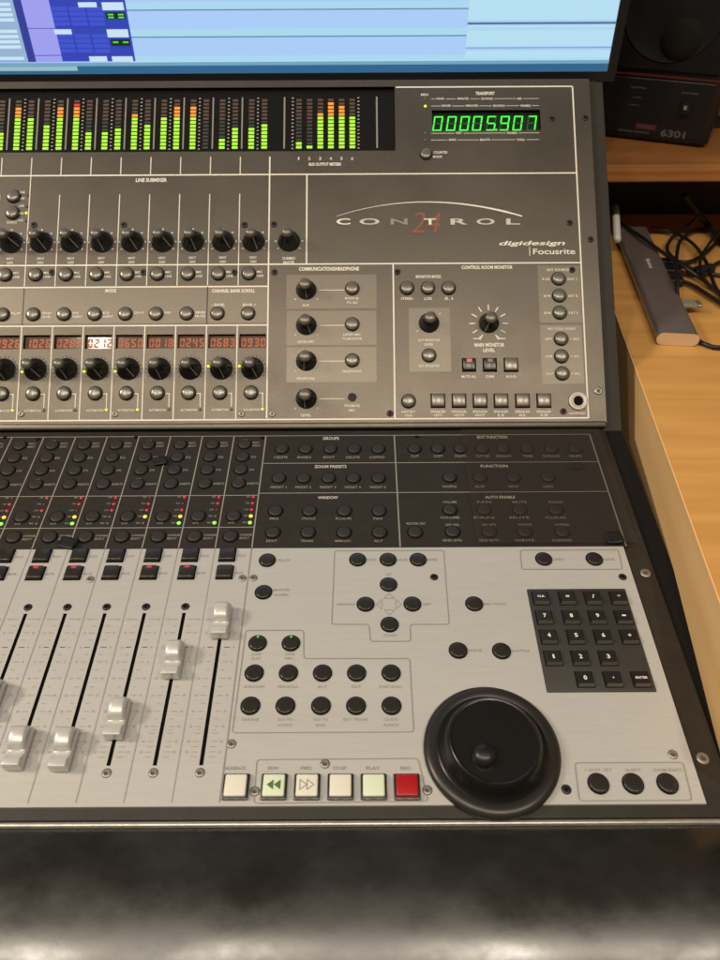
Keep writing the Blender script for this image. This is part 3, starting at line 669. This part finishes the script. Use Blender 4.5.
for x, s in ((254.3, 'AUDITION'), (288.5, 'PRE ROLL'), (322.5, 'IN'), (356.6, 'OUT'), (391, 'POST ROLL')): bb(x, 673.8); ts(s, x-.5, 687.3, 2.2, 3+len(s)*2.2)
for x, s in ((250.5, 'ONLINE'), (285.5, 'GO TO|START'), (321, 'GO TO|END'), (356, 'EXT TRANS'), (391.4, 'QUICK|PUNCH')):
    bb(x, 706.5)
    for j, q in enumerate(s.split('|')): ts(q, x-.5, 720+j*5.6, 2.3, 2+len(q)*2.5)
for x in (543.5, 594): bb(x, 559.8); ts('UNDO' if x < 550 else 'SAVE', x+15, 560, 2, 10)
bb(474, 604.6); ts('PRO TOOLS', 495, 604.6, 2, 23); bb(458, 651.2); ts('SCRUB', 475, 651, 2, 13); bb(501.3, 651.8); ts('SHUTTLE', 520, 651.5, 2, 18)
for x, s in ((598, '1 EDIT SET'), (632.5, 'SHIFT'), (667, 'ZOOM SELECT'), ): bb(x, 784.3); ts(s, x, 770.5, 2.3, 4+len(s)*2.3)
# transport keys
TS_ = .0148; mb = MB(); mb.bbox(-TS_/2, TS_/2, -TS_/2, TS_/2, 0, .0022, 'btn', .0008, 2); BEZ = mb.mesh('transport_button', 40)
CAPS = {}
for n in ('ivory', 'ivory_green', 'redcap'):
    mb = MB(); mb.bbox(-.0061, .0061, -.0061, .0061, .0015, .0042, n, .0009, 3); CAPS[n] = mb.mesh('button_cap', 40)
for i, (x, s, n) in enumerate(((236.3, 'TALKBACK', 'ivory'), (274.3, 'REW', 'ivory_green'), (307.3, 'FWD', 'ivory'), (340.6, 'STOP', 'ivory'), (373.7, 'PLAY', 'ivory_green'), (406.8, 'REC', 'redcap'))):
    u, v = L(x, 788); o = pl('transport_button', BEZ, u, v, .0006); c = obj('button_cap', CAPS[n], o, ML @ T(u, v, .0006))
    if i == 4: o['label'] = 'pale green tinted transport button'
    if i == 5: o['label'] = 'bright red record button at the right end of the transport row'
    if i in (1, 2):
        g = MB(); s_ = -1 if i == 1 else 1
        for q in (0, 1):
            xo = (q-.5)*.0040
            pts = [(xo-s_*.0019, -.0028), (xo-s_*.0019, .0028), (xo+s_*.0019, 0)]
            if i == 2: g.line(pts, .0005, .0044, 'grey_print', closed=True)
            else: g.face([(*p, .0044) for p in (pts if s_ < 0 else pts[::-1])][::-1], 'greenink')
        obj('button_symbol', g, o, ML @ T(u, v, .0006))
    ts(s, x-(1 if i else 2), 768.7, 2.8, 3+len(s)*2.6, 'grey_print')
# keypad
kc = [L(527.5, 590), L(626.3, 589.5), L(654.5, 692.3), L(545.5, 693.5)]
ku0, ku1 = (kc[0][0]+kc[3][0])/2, (kc[1][0]+kc[2][0])/2; kv0, kv1 = (kc[2][1]+kc[3][1])/2, (kc[0][1]+kc[1][1])/2
mb = MB(); mb.bbox(ku0, ku1, kv0, kv1, -.001, .0016, 'keypad', .0008, 2); kp = obj('number_pad', mb, con, ML, smooth=40)
mb = MB()
mb.box(-.0056, .0056, -.0056, .0056, 0, .0003, 'gap', False)
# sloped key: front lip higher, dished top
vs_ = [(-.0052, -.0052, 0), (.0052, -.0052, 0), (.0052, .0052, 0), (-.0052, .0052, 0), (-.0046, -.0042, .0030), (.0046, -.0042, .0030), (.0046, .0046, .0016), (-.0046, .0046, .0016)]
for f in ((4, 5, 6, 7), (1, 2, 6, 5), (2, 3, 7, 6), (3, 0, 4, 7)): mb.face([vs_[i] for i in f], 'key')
mb.face([vs_[0], vs_[1], vs_[5], vs_[4]], 'keylip_glint')  # lighter colour paints a specular highlight on the front lip
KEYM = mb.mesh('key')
def glyph(s, w_, h):
    c = bpy.data.curves.new('g', 'FONT'); c.body = s; c.resolution_u = 2; c.offset = .03; o = bpy.data.objects.new('g', c); COL.objects.link(o)
    bpy.context.view_layer.update(); me = bpy.data.meshes.new_from_object(o.evaluated_get(bpy.context.evaluated_depsgraph_get()))
    bpy.data.objects.remove(o); bpy.data.curves.remove(c)
    xs = [v.co.x for v in me.vertices]; ys = [v.co.y for v in me.vertices]; sx = w_/(max(xs)-min(xs)) if w_ else h/.7; sy = h/.7 if s not in '*-=.+' else sx
    cx, cy = (max(xs)+min(xs))/2, (max(ys)+min(ys))/2
    for v in me.vertices: v.co = ((v.co.x-cx)*sx, (v.co.y-cy)*sy, 0)
    me.materials.clear(); me.materials.append(M['white_print']); me.name = 'key_symbol'; return me
rows = ((599.8, (540, 566.4, 592, 617.5), ('CLR', '=', '/', '*')), (619, (543.8, 570.2, 596.3, 622.5), '789-'), (638.6, (548, 575, 602, 628.2), '456+'), (659.8, (552.5, 579.5, 607), '123'), (681, (584, 612, 640), ('0', '.', 'ENTER')))
for y, xs, ss in rows:
    for x, s in zip(xs, ss):
        u, v = L(x, y); o = obj('key', KEYM, kp, ML @ T(u, v, .0017)); w_ = {'CLR': .005, 'ENTER': .0076, '=': .0024, '-': .0026, '/': .0018, '.': .0010, '*': .0022, '+': .0022, '1': .0011}.get(s, .0021)
        if s in ('CLR', 'ENTER'): sm = glyph(s, w_, .0016)
        else: sm = glyph(s, w_, .0031)
        tilt = Matrix.Rotation(math.atan2(-.0014, .0088), 4, 'X')
        obj('key_symbol', sm, kp, ML @ T(u, v+.0002, .0017) @ Matrix.Translation((0, 0, .00242)) @ tilt)
# jog wheel
u, v = L(491.3, 751); MW_ = ML @ T(u, v, .0006)
mb = MB(); mb.lathe([(.0396, 0), (.0396, .0022), (.0388, .0034), (.0362, .0046), (.0338, .0046), (.0322, .0040)], 96, 'wheelrim', cap=False)
mb.lathe([(.0322, .0040), (.0306, .0050), (.0290, .0080), (.0272, .0122), (.0262, .0140), (.0252, .0146), (.0244, .0143)], 96, 'wheel', cap=False)
jw = obj('jog_wheel', mb, con, MW_, smooth=40)
mb = MB(); mb.lathe([(.0244, .0143), (.0240, .0138), (.0001, .0138)], 96, 'wheel'); obj('wheel_disc', mb, jw, MW_, smooth=30)
mb = MB(); mb.lathe([(.0072, .0138), (.0072, .0152), (.0066, .0176), (.0052, .0194), (.0030, .0204), (.0001, .0206)], 40, 'blackgloss'); obj('finger_knob', mb, jw, MW_ @ T(-.0072, -.0098), smooth=50)
for x, y, s, on in ((434, 577.8, SCD, 1), (622.3, 577.6, SCD, 1), (672.5, 755, SCS, 1), (566, 790, SCD, 1), (231.6, 744.5, SCS, 1), (325, 764.3, SCS, 1), (254.8, 791.8, SCS, 1), (427.2, 790.6, SCS, 1), (253.5, 578.6, SCS, 1), (242.5, 578.8, SCS, 1), (90.5, 580, SCS, 1), (703.6, 757.5, SCB, 0), (646, 572, SCB, 0), (633, 700, SCD, 9)):
    if on == 9: continue
    u, v = L(x, y); pl('screw', s, u, v, .0007 if on else -.0012)
for x, y in ((5, 437.8), (38, 439.5), (136, 437.5), (262.5, 438), (417, 437)): u, v = L(x, y); mb = MB(); mb.lathe([(.0019, 0), (.0015, .0005), (.0001, .0006)], 12, 'gap'); pl('screw', mb, u, v, .0001)

flush_texts(con)
# ---- armrest
P0 = worldpt(ML, VF-.0032, -.003); y0, z0 = P0.y, P0.z-.0006
prof = []; ay, az = y0, z0-.0008
for i in range(15):
    prof.append((ay, az)); a = R(-5+27*((i+.5)/14)**1.5); ay -= .0675/14; az -= .0675/14*math.tan(a)
ye, ze = prof[-1]; r2 = .014
for i in range(1, 13):
    a = R(20+95*i/12); prof.append((ye-r2*(math.sin(a)-math.sin(R(20))), ze-r2*(math.cos(R(20))-math.cos(a))))
prof = [(y0, z0-.03)] + prof + [(prof[-1][0]+.03, prof[-1][1]-.005)]
mb = MB(); extrude_profile(mb, prof, UL-.03, .33, 'armrest')
obj('armrest', mb, con, smooth=30)
# ================================================================== TAPE + FILM
def tape(px, py, w_, d_, rz, label, lift=.0032):
    u, v = L(px, py); mb = MB(); n = 5
    for i in range(n):
        for j in range(n):
            pass
    bm = bmesh.new(); bmesh.ops.create_grid(bm, x_segments=6, y_segments=6, size=.5)
    for q in bm.verts: q.co = Vector((q.co.x*w_, q.co.y*d_, .0003*math.sin(q.co.x*5+q.co.y*3)+.0008*max(0, q.co.x)))
    bmesh.ops.solidify(bm, geom=list(bm.faces), thickness=.0003)
    me = bpy.data.meshes.new('tape_piece'); bm.to_mesh(me); bm.free(); me.materials.append(M['tape'])
    for p in me.polygons: p.use_smooth = True
    o = obj('tape_piece', me, None, ML @ T(u, v, lift, rz)); o['label'] = label; o['category'] = 'tape'; return o
tape(160, 463, .0125, .0085, R(8), 'small black tape scrap stuck on the dark channel strips above the red lights', .0030)
tape(68.5, 545, .0135, .0095, R(-18), 'black tape scrap lying across the edge of dark and silver panels at left', .0030)
tape(613, 541.5, .0115, .0105, R(3), 'black tape scrap holding the bottom right corner of the clear film', .0052)
tape(575, 468, .0110, .0060, R(10), 'flat black tape scrap under the clear film right of the function buttons', .0026)
def film():
    m = bpy.data.materials.new('clear matt film'); m.use_nodes = True; N = m.node_tree.nodes; K = m.node_tree.links; N.clear()
    out = N.new('ShaderNodeOutputMaterial'); tr = N.new('ShaderNodeBsdfTransparent'); rf = N.new('ShaderNodeBsdfRefraction'); gl = N.new('ShaderNodeBsdfGlossy')
    rf.inputs['Roughness'].default_value = .36; rf.inputs['IOR'].default_value = 1.10; rf.inputs[0].default_value = (.97, .96, .94, 1)
    gl.inputs['Roughness'].default_value = .35; gl.inputs[0].default_value = (.9, .87, .8, 1); tr.inputs[0].default_value = (.90, .89, .87, 1)
    m1 = N.new('ShaderNodeMixShader'); m1.inputs[0].default_value = .22; m2 = N.new('ShaderNodeMixShader'); m2.inputs[0].default_value = 0.0
    K.new(tr.outputs[0], m1.inputs[1]); df = N.new('ShaderNodeBsdfDiffuse'); df.inputs[0].default_value = (.075, .065, .055, 1); K.new(df.outputs[0], m1.inputs[2]); K.new(m1.outputs[0], m2.inputs[1]); K.new(gl.outputs[0], m2.inputs[2]); K.new(m2.outputs[0], out.inputs[0])
    return m
M['film'] = film()
f0 = L(470, 500)[0]; f1 = .2005; g0, g1 = LVv(547, 500), LVv(433, 500)
bm = bmesh.new(); bmesh.ops.create_grid(bm, x_segments=24, y_segments=16, size=.5)
for q in bm.verts:
    u = (f0+f1)/2+q.co.x*(f1-f0); v = (g0+g1)/2+q.co.y*(g1-g0); q.co = Vector((u, v, .0046+.00012*math.sin(u*140)*math.sin(v*90+1)))
me = bpy.data.meshes.new('clear_film'); bm.to_mesh(me); bm.free(); me.materials.append(M['film'])
for p in me.polygons: p.use_smooth = True
o = obj('clear_film', me, None, ML); o['label'] = 'clear matt plastic film taped over the dark function buttons at right'; o['category'] = 'plastic film'
# ================================================================== DESK
desk = empty('desk', (.45, .6, DESKZ-.14), 'orange beech desk with a cut-out that holds the mixing console', 'desk')
pA = onz(720, 597, DESKZ); pB = onz(620, 322, DESKZ)
dv = (pB-pA).normalized()
e0 = pA-dv*.095; e1 = pA+dv*((.93-pA.y)/dv.y)
mb = MB(); th = .006
def slab(mb, pts, z0, z1, k, ks=None):
    n = len(pts); mb.face([(p[0], p[1], z1) for p in pts], k); mb.face([(p[0], p[1], z0) for p in reversed(pts)], k)
    for i in range(n):
        a, b = pts[i], pts[(i+1) % n]; mb.face([(a[0], a[1], z0), (b[0], b[1], z0), (b[0], b[1], z1), (a[0], a[1], z1)], ks or k)
yb = .93
slab(mb, [(e0.x, e0.y), (1.15, e0.y), (1.15, yb), (e1.x, yb)], DESKZ-.02, DESKZ, 'desk'); obj('desktop', mb, desk)
mb = MB(); off = Vector((-dv.y, dv.x))*.0
slab(mb, [(e0.x-.0012, e0.y), (e0.x+.02, e0.y), (e1.x+.02, yb), (e1.x-.0012, yb)], DESKZ-.135, DESKZ-.0008, 'deskside'); obj('side_board', mb, desk)
mb = MB(); mb.box(-.7, .9, .02, 1.0, DESKZ-.16, DESKZ-.136, 'black'); obj('base_board', mb, desk)
mb = MB(); mb.box(-.7, 1.15, .934, .95, DESKZ-.14, DESKZ+.11, 'black'); obj('back_board', mb, desk)
# shelf
SZ = ZO-.245
sh_ = empty('shelf', (.6, .9, DESKZ), 'brown oak shelf raised over the back of the desk, carrying the speaker', 'shelf')
mb = MB(); mb.bbox(-.7, 1.15, .80, 1.25, SZ-.0178, SZ, 'shelf', .0015, 2); obj('shelf_board', mb, sh_)
mb = MB(); mb.box(1.08, 1.1, .84, .93, DESKZ+.001, SZ-.018, 'black'); obj('shelf_support', mb, sh_)
mb = MB(); mb.box(-.62, -.60, .84, .93, DESKZ-.13, SZ-.018, 'black'); obj('shelf_support', mb, sh_)
mb = MB(); mb.box(-1.2, 1.6, 1.3, 1.34, 0, 2.3, 'black'); o = obj('wall', mb); o['kind'] = 'structure'
# ================================================================== MONITOR
MY = .780
mon = empty('monitor', (0, MY+.02, SZ), 'wide black computer monitor showing a blue audio editing window behind the console', 'monitor')
def S(px, py): p = hit(px, py, Vector((0, MY, 0)), Vector((0, 1, 0))); return p.x, p.z
sx1, sz0 = S(606.5, 72.5)[0], S(300, 72.6)[1]; sx0 = -sx1*.0-.50; sz1 = sz0+.33
MS = Matrix(((1, 0, 0, 0), (0, 0, -1, MY), (0, 1, 0, 0), (0, 0, 0, 1)))   # local x,z plane: (x, z, out)
mb = MB(); bz = .0085
plate(mb, sx0-bz, sx1+bz, sz0-.0085, sz1+bz, [(sx0, sx1, sz0, sz1)], -.02, .0015, 'monitor'); mb.box(sx0-bz, sx1+bz, sz0-.0085, sz1+bz, -.045, -.0201, 'monitor'); obj('monitor_bezel', mb, mon, MS)
def emis(name, c, s=1.0):
    m = bpy.data.materials.new(name); m.use_nodes = True; b = m.node_tree.nodes['Principled BSDF']; b.inputs['Base Color'].default_value = (0.01, .01, .01, 1)
    b.inputs['Emission Color'].default_value = (*lin(c), 1); b.inputs['Emission Strength'].default_value = s; b.inputs['Roughness'].default_value = .3; return m
SC = {'cyan': (172, 217, 240), 'blue': (170, 205, 248), 'line': (70, 105, 130), 'paler': (182, 224, 243), 'teal': (45, 100, 140), 'bar': (118, 165, 195), 'navy': (48, 66, 180), 'cell': (62, 82, 205), 'lav': (158, 160, 240), 'grey': (150, 180, 212), 'pill': (205, 228, 245), 'dk': (50, 60, 150), 'led': (90, 230, 60), 'scroll': (150, 190, 205), 'blk': (16, 40, 34)}
for k, c in SC.items(): M['s_'+k] = emis('screen '+k, c, .98)
mb = MB(); mb.quad(sx0, sx1, sz0, sz1, 0, 's_blue'); scr = obj('screen', mb, mon, MS)
mb = MB(); LAY = [0]
def sr(x0, x1, y0, y1, k, xy=None):
    if y0 >= 61 and k in ('cell', 'pill', 'blk', 'led'): return
    if k in ('cell', 'pill', 'blk', 'led'): y1 = min(y1, 61)
    LAY[0] += 1; ym = xy if xy is not None else (y0+y1)/2; a, b = S(x0, ym)[0], S(x1, ym)[0]
    mb.quad(max(a, sx0), min(b, sx1-.0002), max(S((x0+x1)/2, y1)[1], sz0+.0002), min(S((x0+x1)/2, y0)[1], sz1), .0001+.00001*LAY[0], 's_'+k)
YT = -300
for i in range(-8, 3):
    y = 8+27*i
    sr(125, 800, y+19.5-27, y, 'cyan', 30)
    sr(125, 800, y, y+1, 'line', 30)
for y0, y1, k in ((-200, 20, 'paler'), (22, 24, 'line'), (25, 46, 'paler'), (27, 30, 'cyan'), (47, 48, 'bar'), (50, 58, 'paler')): sr(467, 640, y0, y1, k, 30)
sr(130, 640, 60, 66, 'paler', 62)
sr(-200, 132, -250, 62, 'navy', 40)                       # track header block
sr(-200, 31, -250, 62, 'grey', 40); sr(23, 31, -250, 62, 'dk', 40); sr(31, 58, -250, 62, 'lav', 40)
sr(31, 58, 28, 28.7, 'navy', 40); sr(31, 61, 55, 55.7, 'navy', 40)
for r in range(-5, 2):
    yo = 28.5+27*r
    for q in range(3):
        for e in range(4): sr(58.5+17.5*q, 74+17.5*q, yo+5+5*e, yo+9+5*e, 'cell', 40)
    for q in range(4): sr(-20, 20, yo+1+5.2*q, yo+4.2+5.2*q, 'pill', 40)
    sr(57 if r % 2 == 0 else 86, 74 if r % 2 == 0 else 104, yo+.5, yo+5.5, 'pill', 40); sr(109, 130, yo+.5, yo+8.5, 'pill', 40)
    sr(111, 130, yo+10.5, yo+17, 'blk', 40)
    for q in (113, 123):
        for e in ((12, 14.8) if r % 2 else (12.6,)): sr(q, q+5.5, yo+e, yo+e+1.6, 'led', 40)
sr(-200, 640, 61.5, 65, 'bar', 63); sr(-200, 640, 65, 73, 'teal', 68); sr(0, 78, 66.2, 70.5, 'scroll', 68)
obj('screen_content', mb, scr, MS)
mb = MB(); mb.bbox(-.14, .14, MY+.02, .93, SZ+.0005, SZ+.012, 'monitor', .003, 2); obj('stand_foot', mb, mon)
mb = MB(); mb.bbox(-.04, .04, MY+.0455, MY+.075, SZ+.0125, SZ+.20, 'monitor', .004, 2); obj('stand_neck', mb, mon)
# ================================================================== SPEAKER
Bp = onz(705, 149.5, SZ); Ap = onz(612, 138.5, SZ); dx_ = (Bp-Ap).normalized(); yaw = math.atan2(dx_.y, dx_.x)
spk = empty('speaker', (Bp.x-dx_.x*.065, Bp.y-dx_.y*.065, SZ+.0005), 'small black personal monitor speaker with a thin red strip, standing on the oak shelf', 'speaker', rz=yaw)
MSp = WM[spk.name] @ Matrix(((1, 0, 0, 0), (0, 0, -1, 0), (0, 1, 0, 0), (0, 0, 0, 1)))   # (x, up, out)
nf = Vector((dx_.y, -dx_.x, 0))
def SP(px, py): p = MSp.inverted() @ hit(px, py, Bp, nf); return p.x, p.y
mb = MB(); mb.bbox(-.066, .066, .001, .195, -.12, 0, 'spk', .006, 3); obj('cabinet', mb, spk, MSp, smooth=40)
zs = (SP(640, 73)[1]+SP(715, 82)[1])/2
mb = MB(); mb.bbox(-.060, .060, zs+.004, .188, -.001, .0035, 'spkgrille', .003, 3)
mb.lathe([(.052, .0032), (.050, .0050), (.044, .0036), (.030, .0042), (.016, .0060), (.008, .0064), (.0001, .0066)], 48, 'spkgrille', c=(.002, .130)); obj('grille', mb, spk, MSp, smooth=40)
mb = MB(); mb.lathe([(.020, .0048), (.019, .0062), (.012, .0082), (.0001, .0092)], 32, 'cone', c=SP(682, 38)); obj('cone_dome', mb, spk, MSp, smooth=50)
mb = MB(); mb.box(-.062, .062, zs-.0009, zs+.0009, -.001, .0022, 'redstrip'); obj('trim_strip', mb, spk, MSp)
mb = MB(); mb.bbox(-.060, .060, .008, zs-.003, -.001, .0012, 'spk', .001, 2); obj('control_plate', mb, spk, MSp)
cx, cy = SP(686, 107); mb = MB(); mb.lathe([(.0062, .0012), (.0058, .008), (.0001, .0085)], 24, 'blackgloss', c=(cx, cy)); mb.box(cx-.0016, cx+.0016, cy-.001, cy+.003, .0085, .0089, 'faint_print'); obj('volume_knob', mb, spk, MSp, smooth=40)
mb = MB()
def plaque(x0, x1, y0, y1, k):
    a = SP(x0, y0); b = SP(x1, y1); mb.box(min(a[0], b[0]), max(a[0], b[0]), min(a[1], b[1]), max(a[1], b[1]), .0012, .0017, k)
cxr, cyr = SP(646, 126.5); mb.box(cxr-.011, cxr+.011, cyr-.0028, cyr+.0028, .0012, .0017, 'dim_red')
obj('red_badge', mb, spk, MSp)
SPT = []
def sptext(s, px, py, wd, ht, k, out=.0019):
    me = glyph(s, wd, ht); me.name = 'speaker_lettering'; me.materials.clear(); me.materials.append(M[k])
    x, y = SP(px, py); obj('speaker_lettering', me, spk, MSp @ Matrix.Translation((x, y, out)))
sptext('FOSTEX', 646, 126.5, .017, .0030, 'dim_print'); sptext('PERSONAL MONITOR', 634, 131, .034, .0022, 'dim_print'); sptext('6301', 673, 133.5, .026, .0068, 'dim_print')
sptext('HEADPHONE', 639, 87.3, .016, .0018, 'dim_print'); sptext('VOLUME', 690, 93, .017, .0018, 'dim_print'); sptext('POWER', 637.5, 97, .010, .0013, 'dim_print'); sptext('INPUT', 635, 104.5, .012, .0012, 'dim_print')
# ================================================================== HUB + CABLES
n0 = onz(676, 346, DESKZ); n1 = onz(629, 236, DESKZ); hd = (n1-n0); hl_ = hd.length; hd.normalize(); hyaw = math.atan2(hd.y, hd.x)-math.pi/2
hub = empty('usb_hub', ((n0.x+n1.x)/2, (n0.y+n1.y)/2, DESKZ+.0004), 'long graphite aluminium hub with a shiny end, lying on the desk beside the console', 'usb hub', rz=hyaw)
MH = WM[hub.name]
def stadium(hw, h, n=8):
    r = h/2; out = []
    for i in range(n+1): a = -math.pi/2+math.pi*i/n; out.append((hw-r*.9+r*.9*math.cos(a), r+r*math.sin(a)))
    for i in range(n+1): a = math.pi/2+math.pi*i/n; out.append((-hw+r*.9+r*.9*math.cos(a), r+r*math.sin(a)))
    return out
st = stadium(.0190, .0125); mb = MB(); n = len(st); hh = hl_/2
for i in range(n):
    a, b = st[i], st[(i+1) % n]; mb.face([(a[0], -hh, a[1]), (a[0], hh, a[1]), (b[0], hh, b[1]), (b[0], -hh, b[1])][::-1], 'hub')
mb.face([(a[0], hh, a[1]) for a in st][::-1], 'hub'); obj('hub_body', mb, hub, MH, smooth=40)
mb = MB()
mb.face([(a[0], -hh, a[1]) for a in st], 'hubend')
o = obj('end_face', mb, hub, MH)
me = glyph('Baseus', .024, .0042); me.name = 'hub_lettering'; me.materials.clear(); me.materials.append(M['tick'])
obj('hub_lettering', me, hub, MH @ Matrix.Translation((.001, .022, .0128)) @ Matrix.Rotation(R(-90), 4, 'Z'))
def curve_tube(name, pts, r, k, label=None, cat=None, group=None, parent=None):
    P = [Vector(p) for p in pts]; out = []
    n = len(P)
    for i in range(n-1):
        p0, p1, p2, p3 = P[max(i-1, 0)], P[i], P[i+1], P[min(i+2, n-1)]
        for t in range(8):
            t /= 8; out.append(.5*((2*p1)+(-p0+p2)*t+(2*p0-5*p1+4*p2-p3)*t*t+(-p0+3*p1-3*p2+p3)*t**3))
    out.append(P[-1]); mb = MB(); sg = 10; prev = None
    for i, c in enumerate(out):
        t = (out[min(i+1, len(out)-1)]-out[max(i-1, 0)]).normalized(); up = Vector((0, 0, 1)); s = t.cross(up)
        s = s.normalized() if s.length > .05 else Vector((1, 0, 0)); q = s.cross(t)
        mb.v += [tuple(c+s*r*math.cos(2*math.pi*j/sg)+q*r*math.sin(2*math.pi*j/sg)) for j in range(sg)]
    for i in range(len(out)-1):
        for j in range(sg): mb.f.append((i*sg+j, i*sg+(j+1) % sg, (i+1)*sg+(j+1) % sg, (i+1)*sg+j)); mb.m.append(mb.mi(k))
    mb.f.append(tuple(range(sg))[::-1]); mb.m.append(0); mb.f.append(tuple((len(out)-1)*sg+j for j in range(sg))); mb.m.append(0)
    o = obj(name, mb, parent, smooth=50)
    if label: o['label'] = label; o['category'] = cat
    if group: o['group'] = group
    return o
def D(px, py, h=.003): return onz(px, py, DESKZ+h)
G = 'black cables tangled on the desk behind the hub'
curve_tube('cable', [D(618, 222, .012), D(640, 236, .018), D(662, 252, .016), D(684, 267, .012), D(700, 278, .006), D(720, 294, .004), D(760, 330)], .0020, 'cable', 'black cable running diagonally from the far tip of the hub across the plugs', 'cable', G)
curve_tube('cable', [D(677.5, 297, .010), D(677, 275, .022), D(677, 254, .020), D(681, 240, .010), D(694, 231, .004), D(709, 229, .004), D(721, 237), D(730, 250)], .0020, 'cable', 'black cable rising upright beside the card and looping over to the right', 'cable', G)
curve_tube('cable', [D(684, 195, .05), D(694, 208, .03), D(706, 223, .012), D(720, 240, .006), D(745, 262)], .0036, 'cable', 'thick black cable hanging down from under the shelf', 'cable', G)
curve_tube('cable', [D(694, 337, .005), D(699, 341), D(707, 345), D(720, 347.5), D(760, 346)], .0020, 'cable', 'thin black cable curving right from the near end of the hub', 'cable', G)
curve_tube('cable', [D(700, 215, .03), D(688, 226, .012), D(672, 238, .008), D(668, 252, .006), D(690, 268, .004), D(725, 276, .003), D(760, 276)], .0020, 'cable', 'thin black cable looping left behind the upright cable and running under the plugs', 'cable', G)
curve_tube('cable', [D(652, 228, .008), D(672, 232, .006), D(692, 243, .008), D(706, 262, .010), D(716, 288, .006), D(735, 315)], .0019, 'cable', 'thin black cable arching over the plugs toward the right edge of the desk', 'cable', G)
curve_tube('cable', [D(735, 215, .02), D(712, 240, .016), D(700, 262, .014), D(708, 284, .006), D(730, 296)], .0017, 'cable', 'thinnest black cable bending sharply near the bead on the right', 'cable', G)
ptn = [(655, 678, 262.5, 'black usb plug in the hub side, farthest of the three'), (658, 681, 271, 'black usb plug in the hub side, between two others'), (663, 683, 281, 'black usb plug in the hub side, nearest of the three')]
tails = [[(677, 262), (690, 261.5), (703, 255), (714, 245), (722, 236), (745, 225)], [(681, 272), (690, 274), (697, 273), (712, 267), (722, 261), (760, 245)], [(683, 281.5), (692, 285), (702, 291), (720, 303), (750, 325)]]
for i, (xa, xb, y, lb) in enumerate(ptn):
    a = D(xa, y, .005); b = D(xb, y+.6, .005); c = (a+b)/2; ln = (b-a).length; yw = math.atan2((b-a).y, (b-a).x)
    e = empty('usb_plug', (c.x, c.y, DESKZ+.0006), lb, 'usb plug', 'usb plugs in the hub', rz=yw)
    mb = MB(); mb.bbox(-ln/2, ln/2, -.0058, .0058, .0005, .0085, 'cable', .0018, 3); obj('plug_housing', mb, e, WM[e.name], smooth=40)
    mb = MB(); mb.box(-ln/2-.006, -ln/2, -.005, .005, .002, .0068, 'steel'); obj('plug_contact', mb, e, WM[e.name])
    curve_tube('plug_cable', [D(p[0], p[1], .0045) for p in tails[i]], .0022, 'cable', parent=e)
    if i == 1:
        f = D(704, 270.5, .006); mb = MB(); mb.lathe([(.003, -.012), (.0062, -.0095), (.0062, .0095), (.003, .012)], 20, 'cable')
        obj('ferrite_bead', mb, e, Matrix.Translation(f) @ Matrix.Rotation(R(22), 4, 'Z') @ Matrix.Rotation(R(90), 4, 'Y'), smooth=50)
a = D(676, 301, .012); b = D(702, 301.5, .012); c = (a+b)/2; ln = (b-a).length
card = empty('memory_stick', (c.x, c.y, DESKZ+.006), 'dusty silver memory stick poking out of the right side of the hub', 'memory stick', rz=math.atan2((b-a).y, (b-a).x))
mb = MB(); mb.bbox(-ln/2, ln*.28, -.0062, .0062, .0018, .0052, 'card', .0006, 2); obj('stick_body', mb, card, WM[card.name])
mb = MB(); mb.bbox(ln*.29, ln/2, -.0058, .0058, .0020, .0050, 'steel', .0012, 3); obj('stick_end', mb, card, WM[card.name])
w0 = D(617, 236, .02); w1 = D(616, 217, .03)
curve_tube('white_plug', [D(617.5, 240, .016), w0, w1, D(615, 208, .028)], .0042, 'whiteplug', 'small white plug standing between console edge and hub', 'plug')
# floor
mb = MB(); mb.box(-1.5, 1.8, -1.2, 1.3, -.02, 0, 'black'); o = obj('floor', mb); o['kind'] = 'structure'
# ================================================================== LIGHT
def lamp(x, y, z, p, size=.13, col=(1, .885, .72)):
    d = bpy.data.lights.new('ceiling_or_added_lamp', 'AREA'); d.shape = 'DISK'; d.size = size; d.energy = p; d.color = col
    o = bpy.data.objects.new('ceiling_or_added_lamp', d); COL.objects.link(o); o.location = (x, y, z); return o
for x in (-.87, -.29, .29, .87): lamp(x, -.40, ZO+1.25, 7.6)
lz = lamp(-1.7, .15, ZO+1.05, 24, .38); lz.rotation_euler = (Vector((.1, .45, ZO-.35))-lz.location).to_track_quat('-Z', 'Y').to_euler()  # added lamp at left, put in to brighten the desk side board
lamp(-.82, -.11, ZO+1.25, .55, .09)  # added small lamp, placed to throw glare on the channel displays
w = bpy.data.worlds.new('World'); sc.world = w; w.use_nodes = True; bg = w.node_tree.nodes['Background']; bg.inputs[0].default_value = (1, .86, .68, 1); bg.inputs[1].default_value = .12
# ================================================================== CAMERA
cd = bpy.data.cameras.new('camera'); cam = bpy.data.objects.new('camera', cd); COL.objects.link(cam); sc.camera = cam
cd.sensor_fit = 'VERTICAL'; cd.sensor_height = 24; cd.lens = F/960*24; cd.clip_end = 50; cd.clip_start = .02; cd.dof.use_dof = True; cd.dof.focus_distance = .53; cd.dof.aperture_fstop = 7
cam.matrix_world = Matrix.Translation(CAM) @ Matrix.Rotation(math.pi/2-PITCH, 4, 'X') @ Matrix.Rotation(-ROLL, 4, 'Z')
sc.view_settings.view_transform = 'Standard'; sc.view_settings.look = 'None'; sc.view_settings.exposure = 0; sc.view_settings.gamma = 1
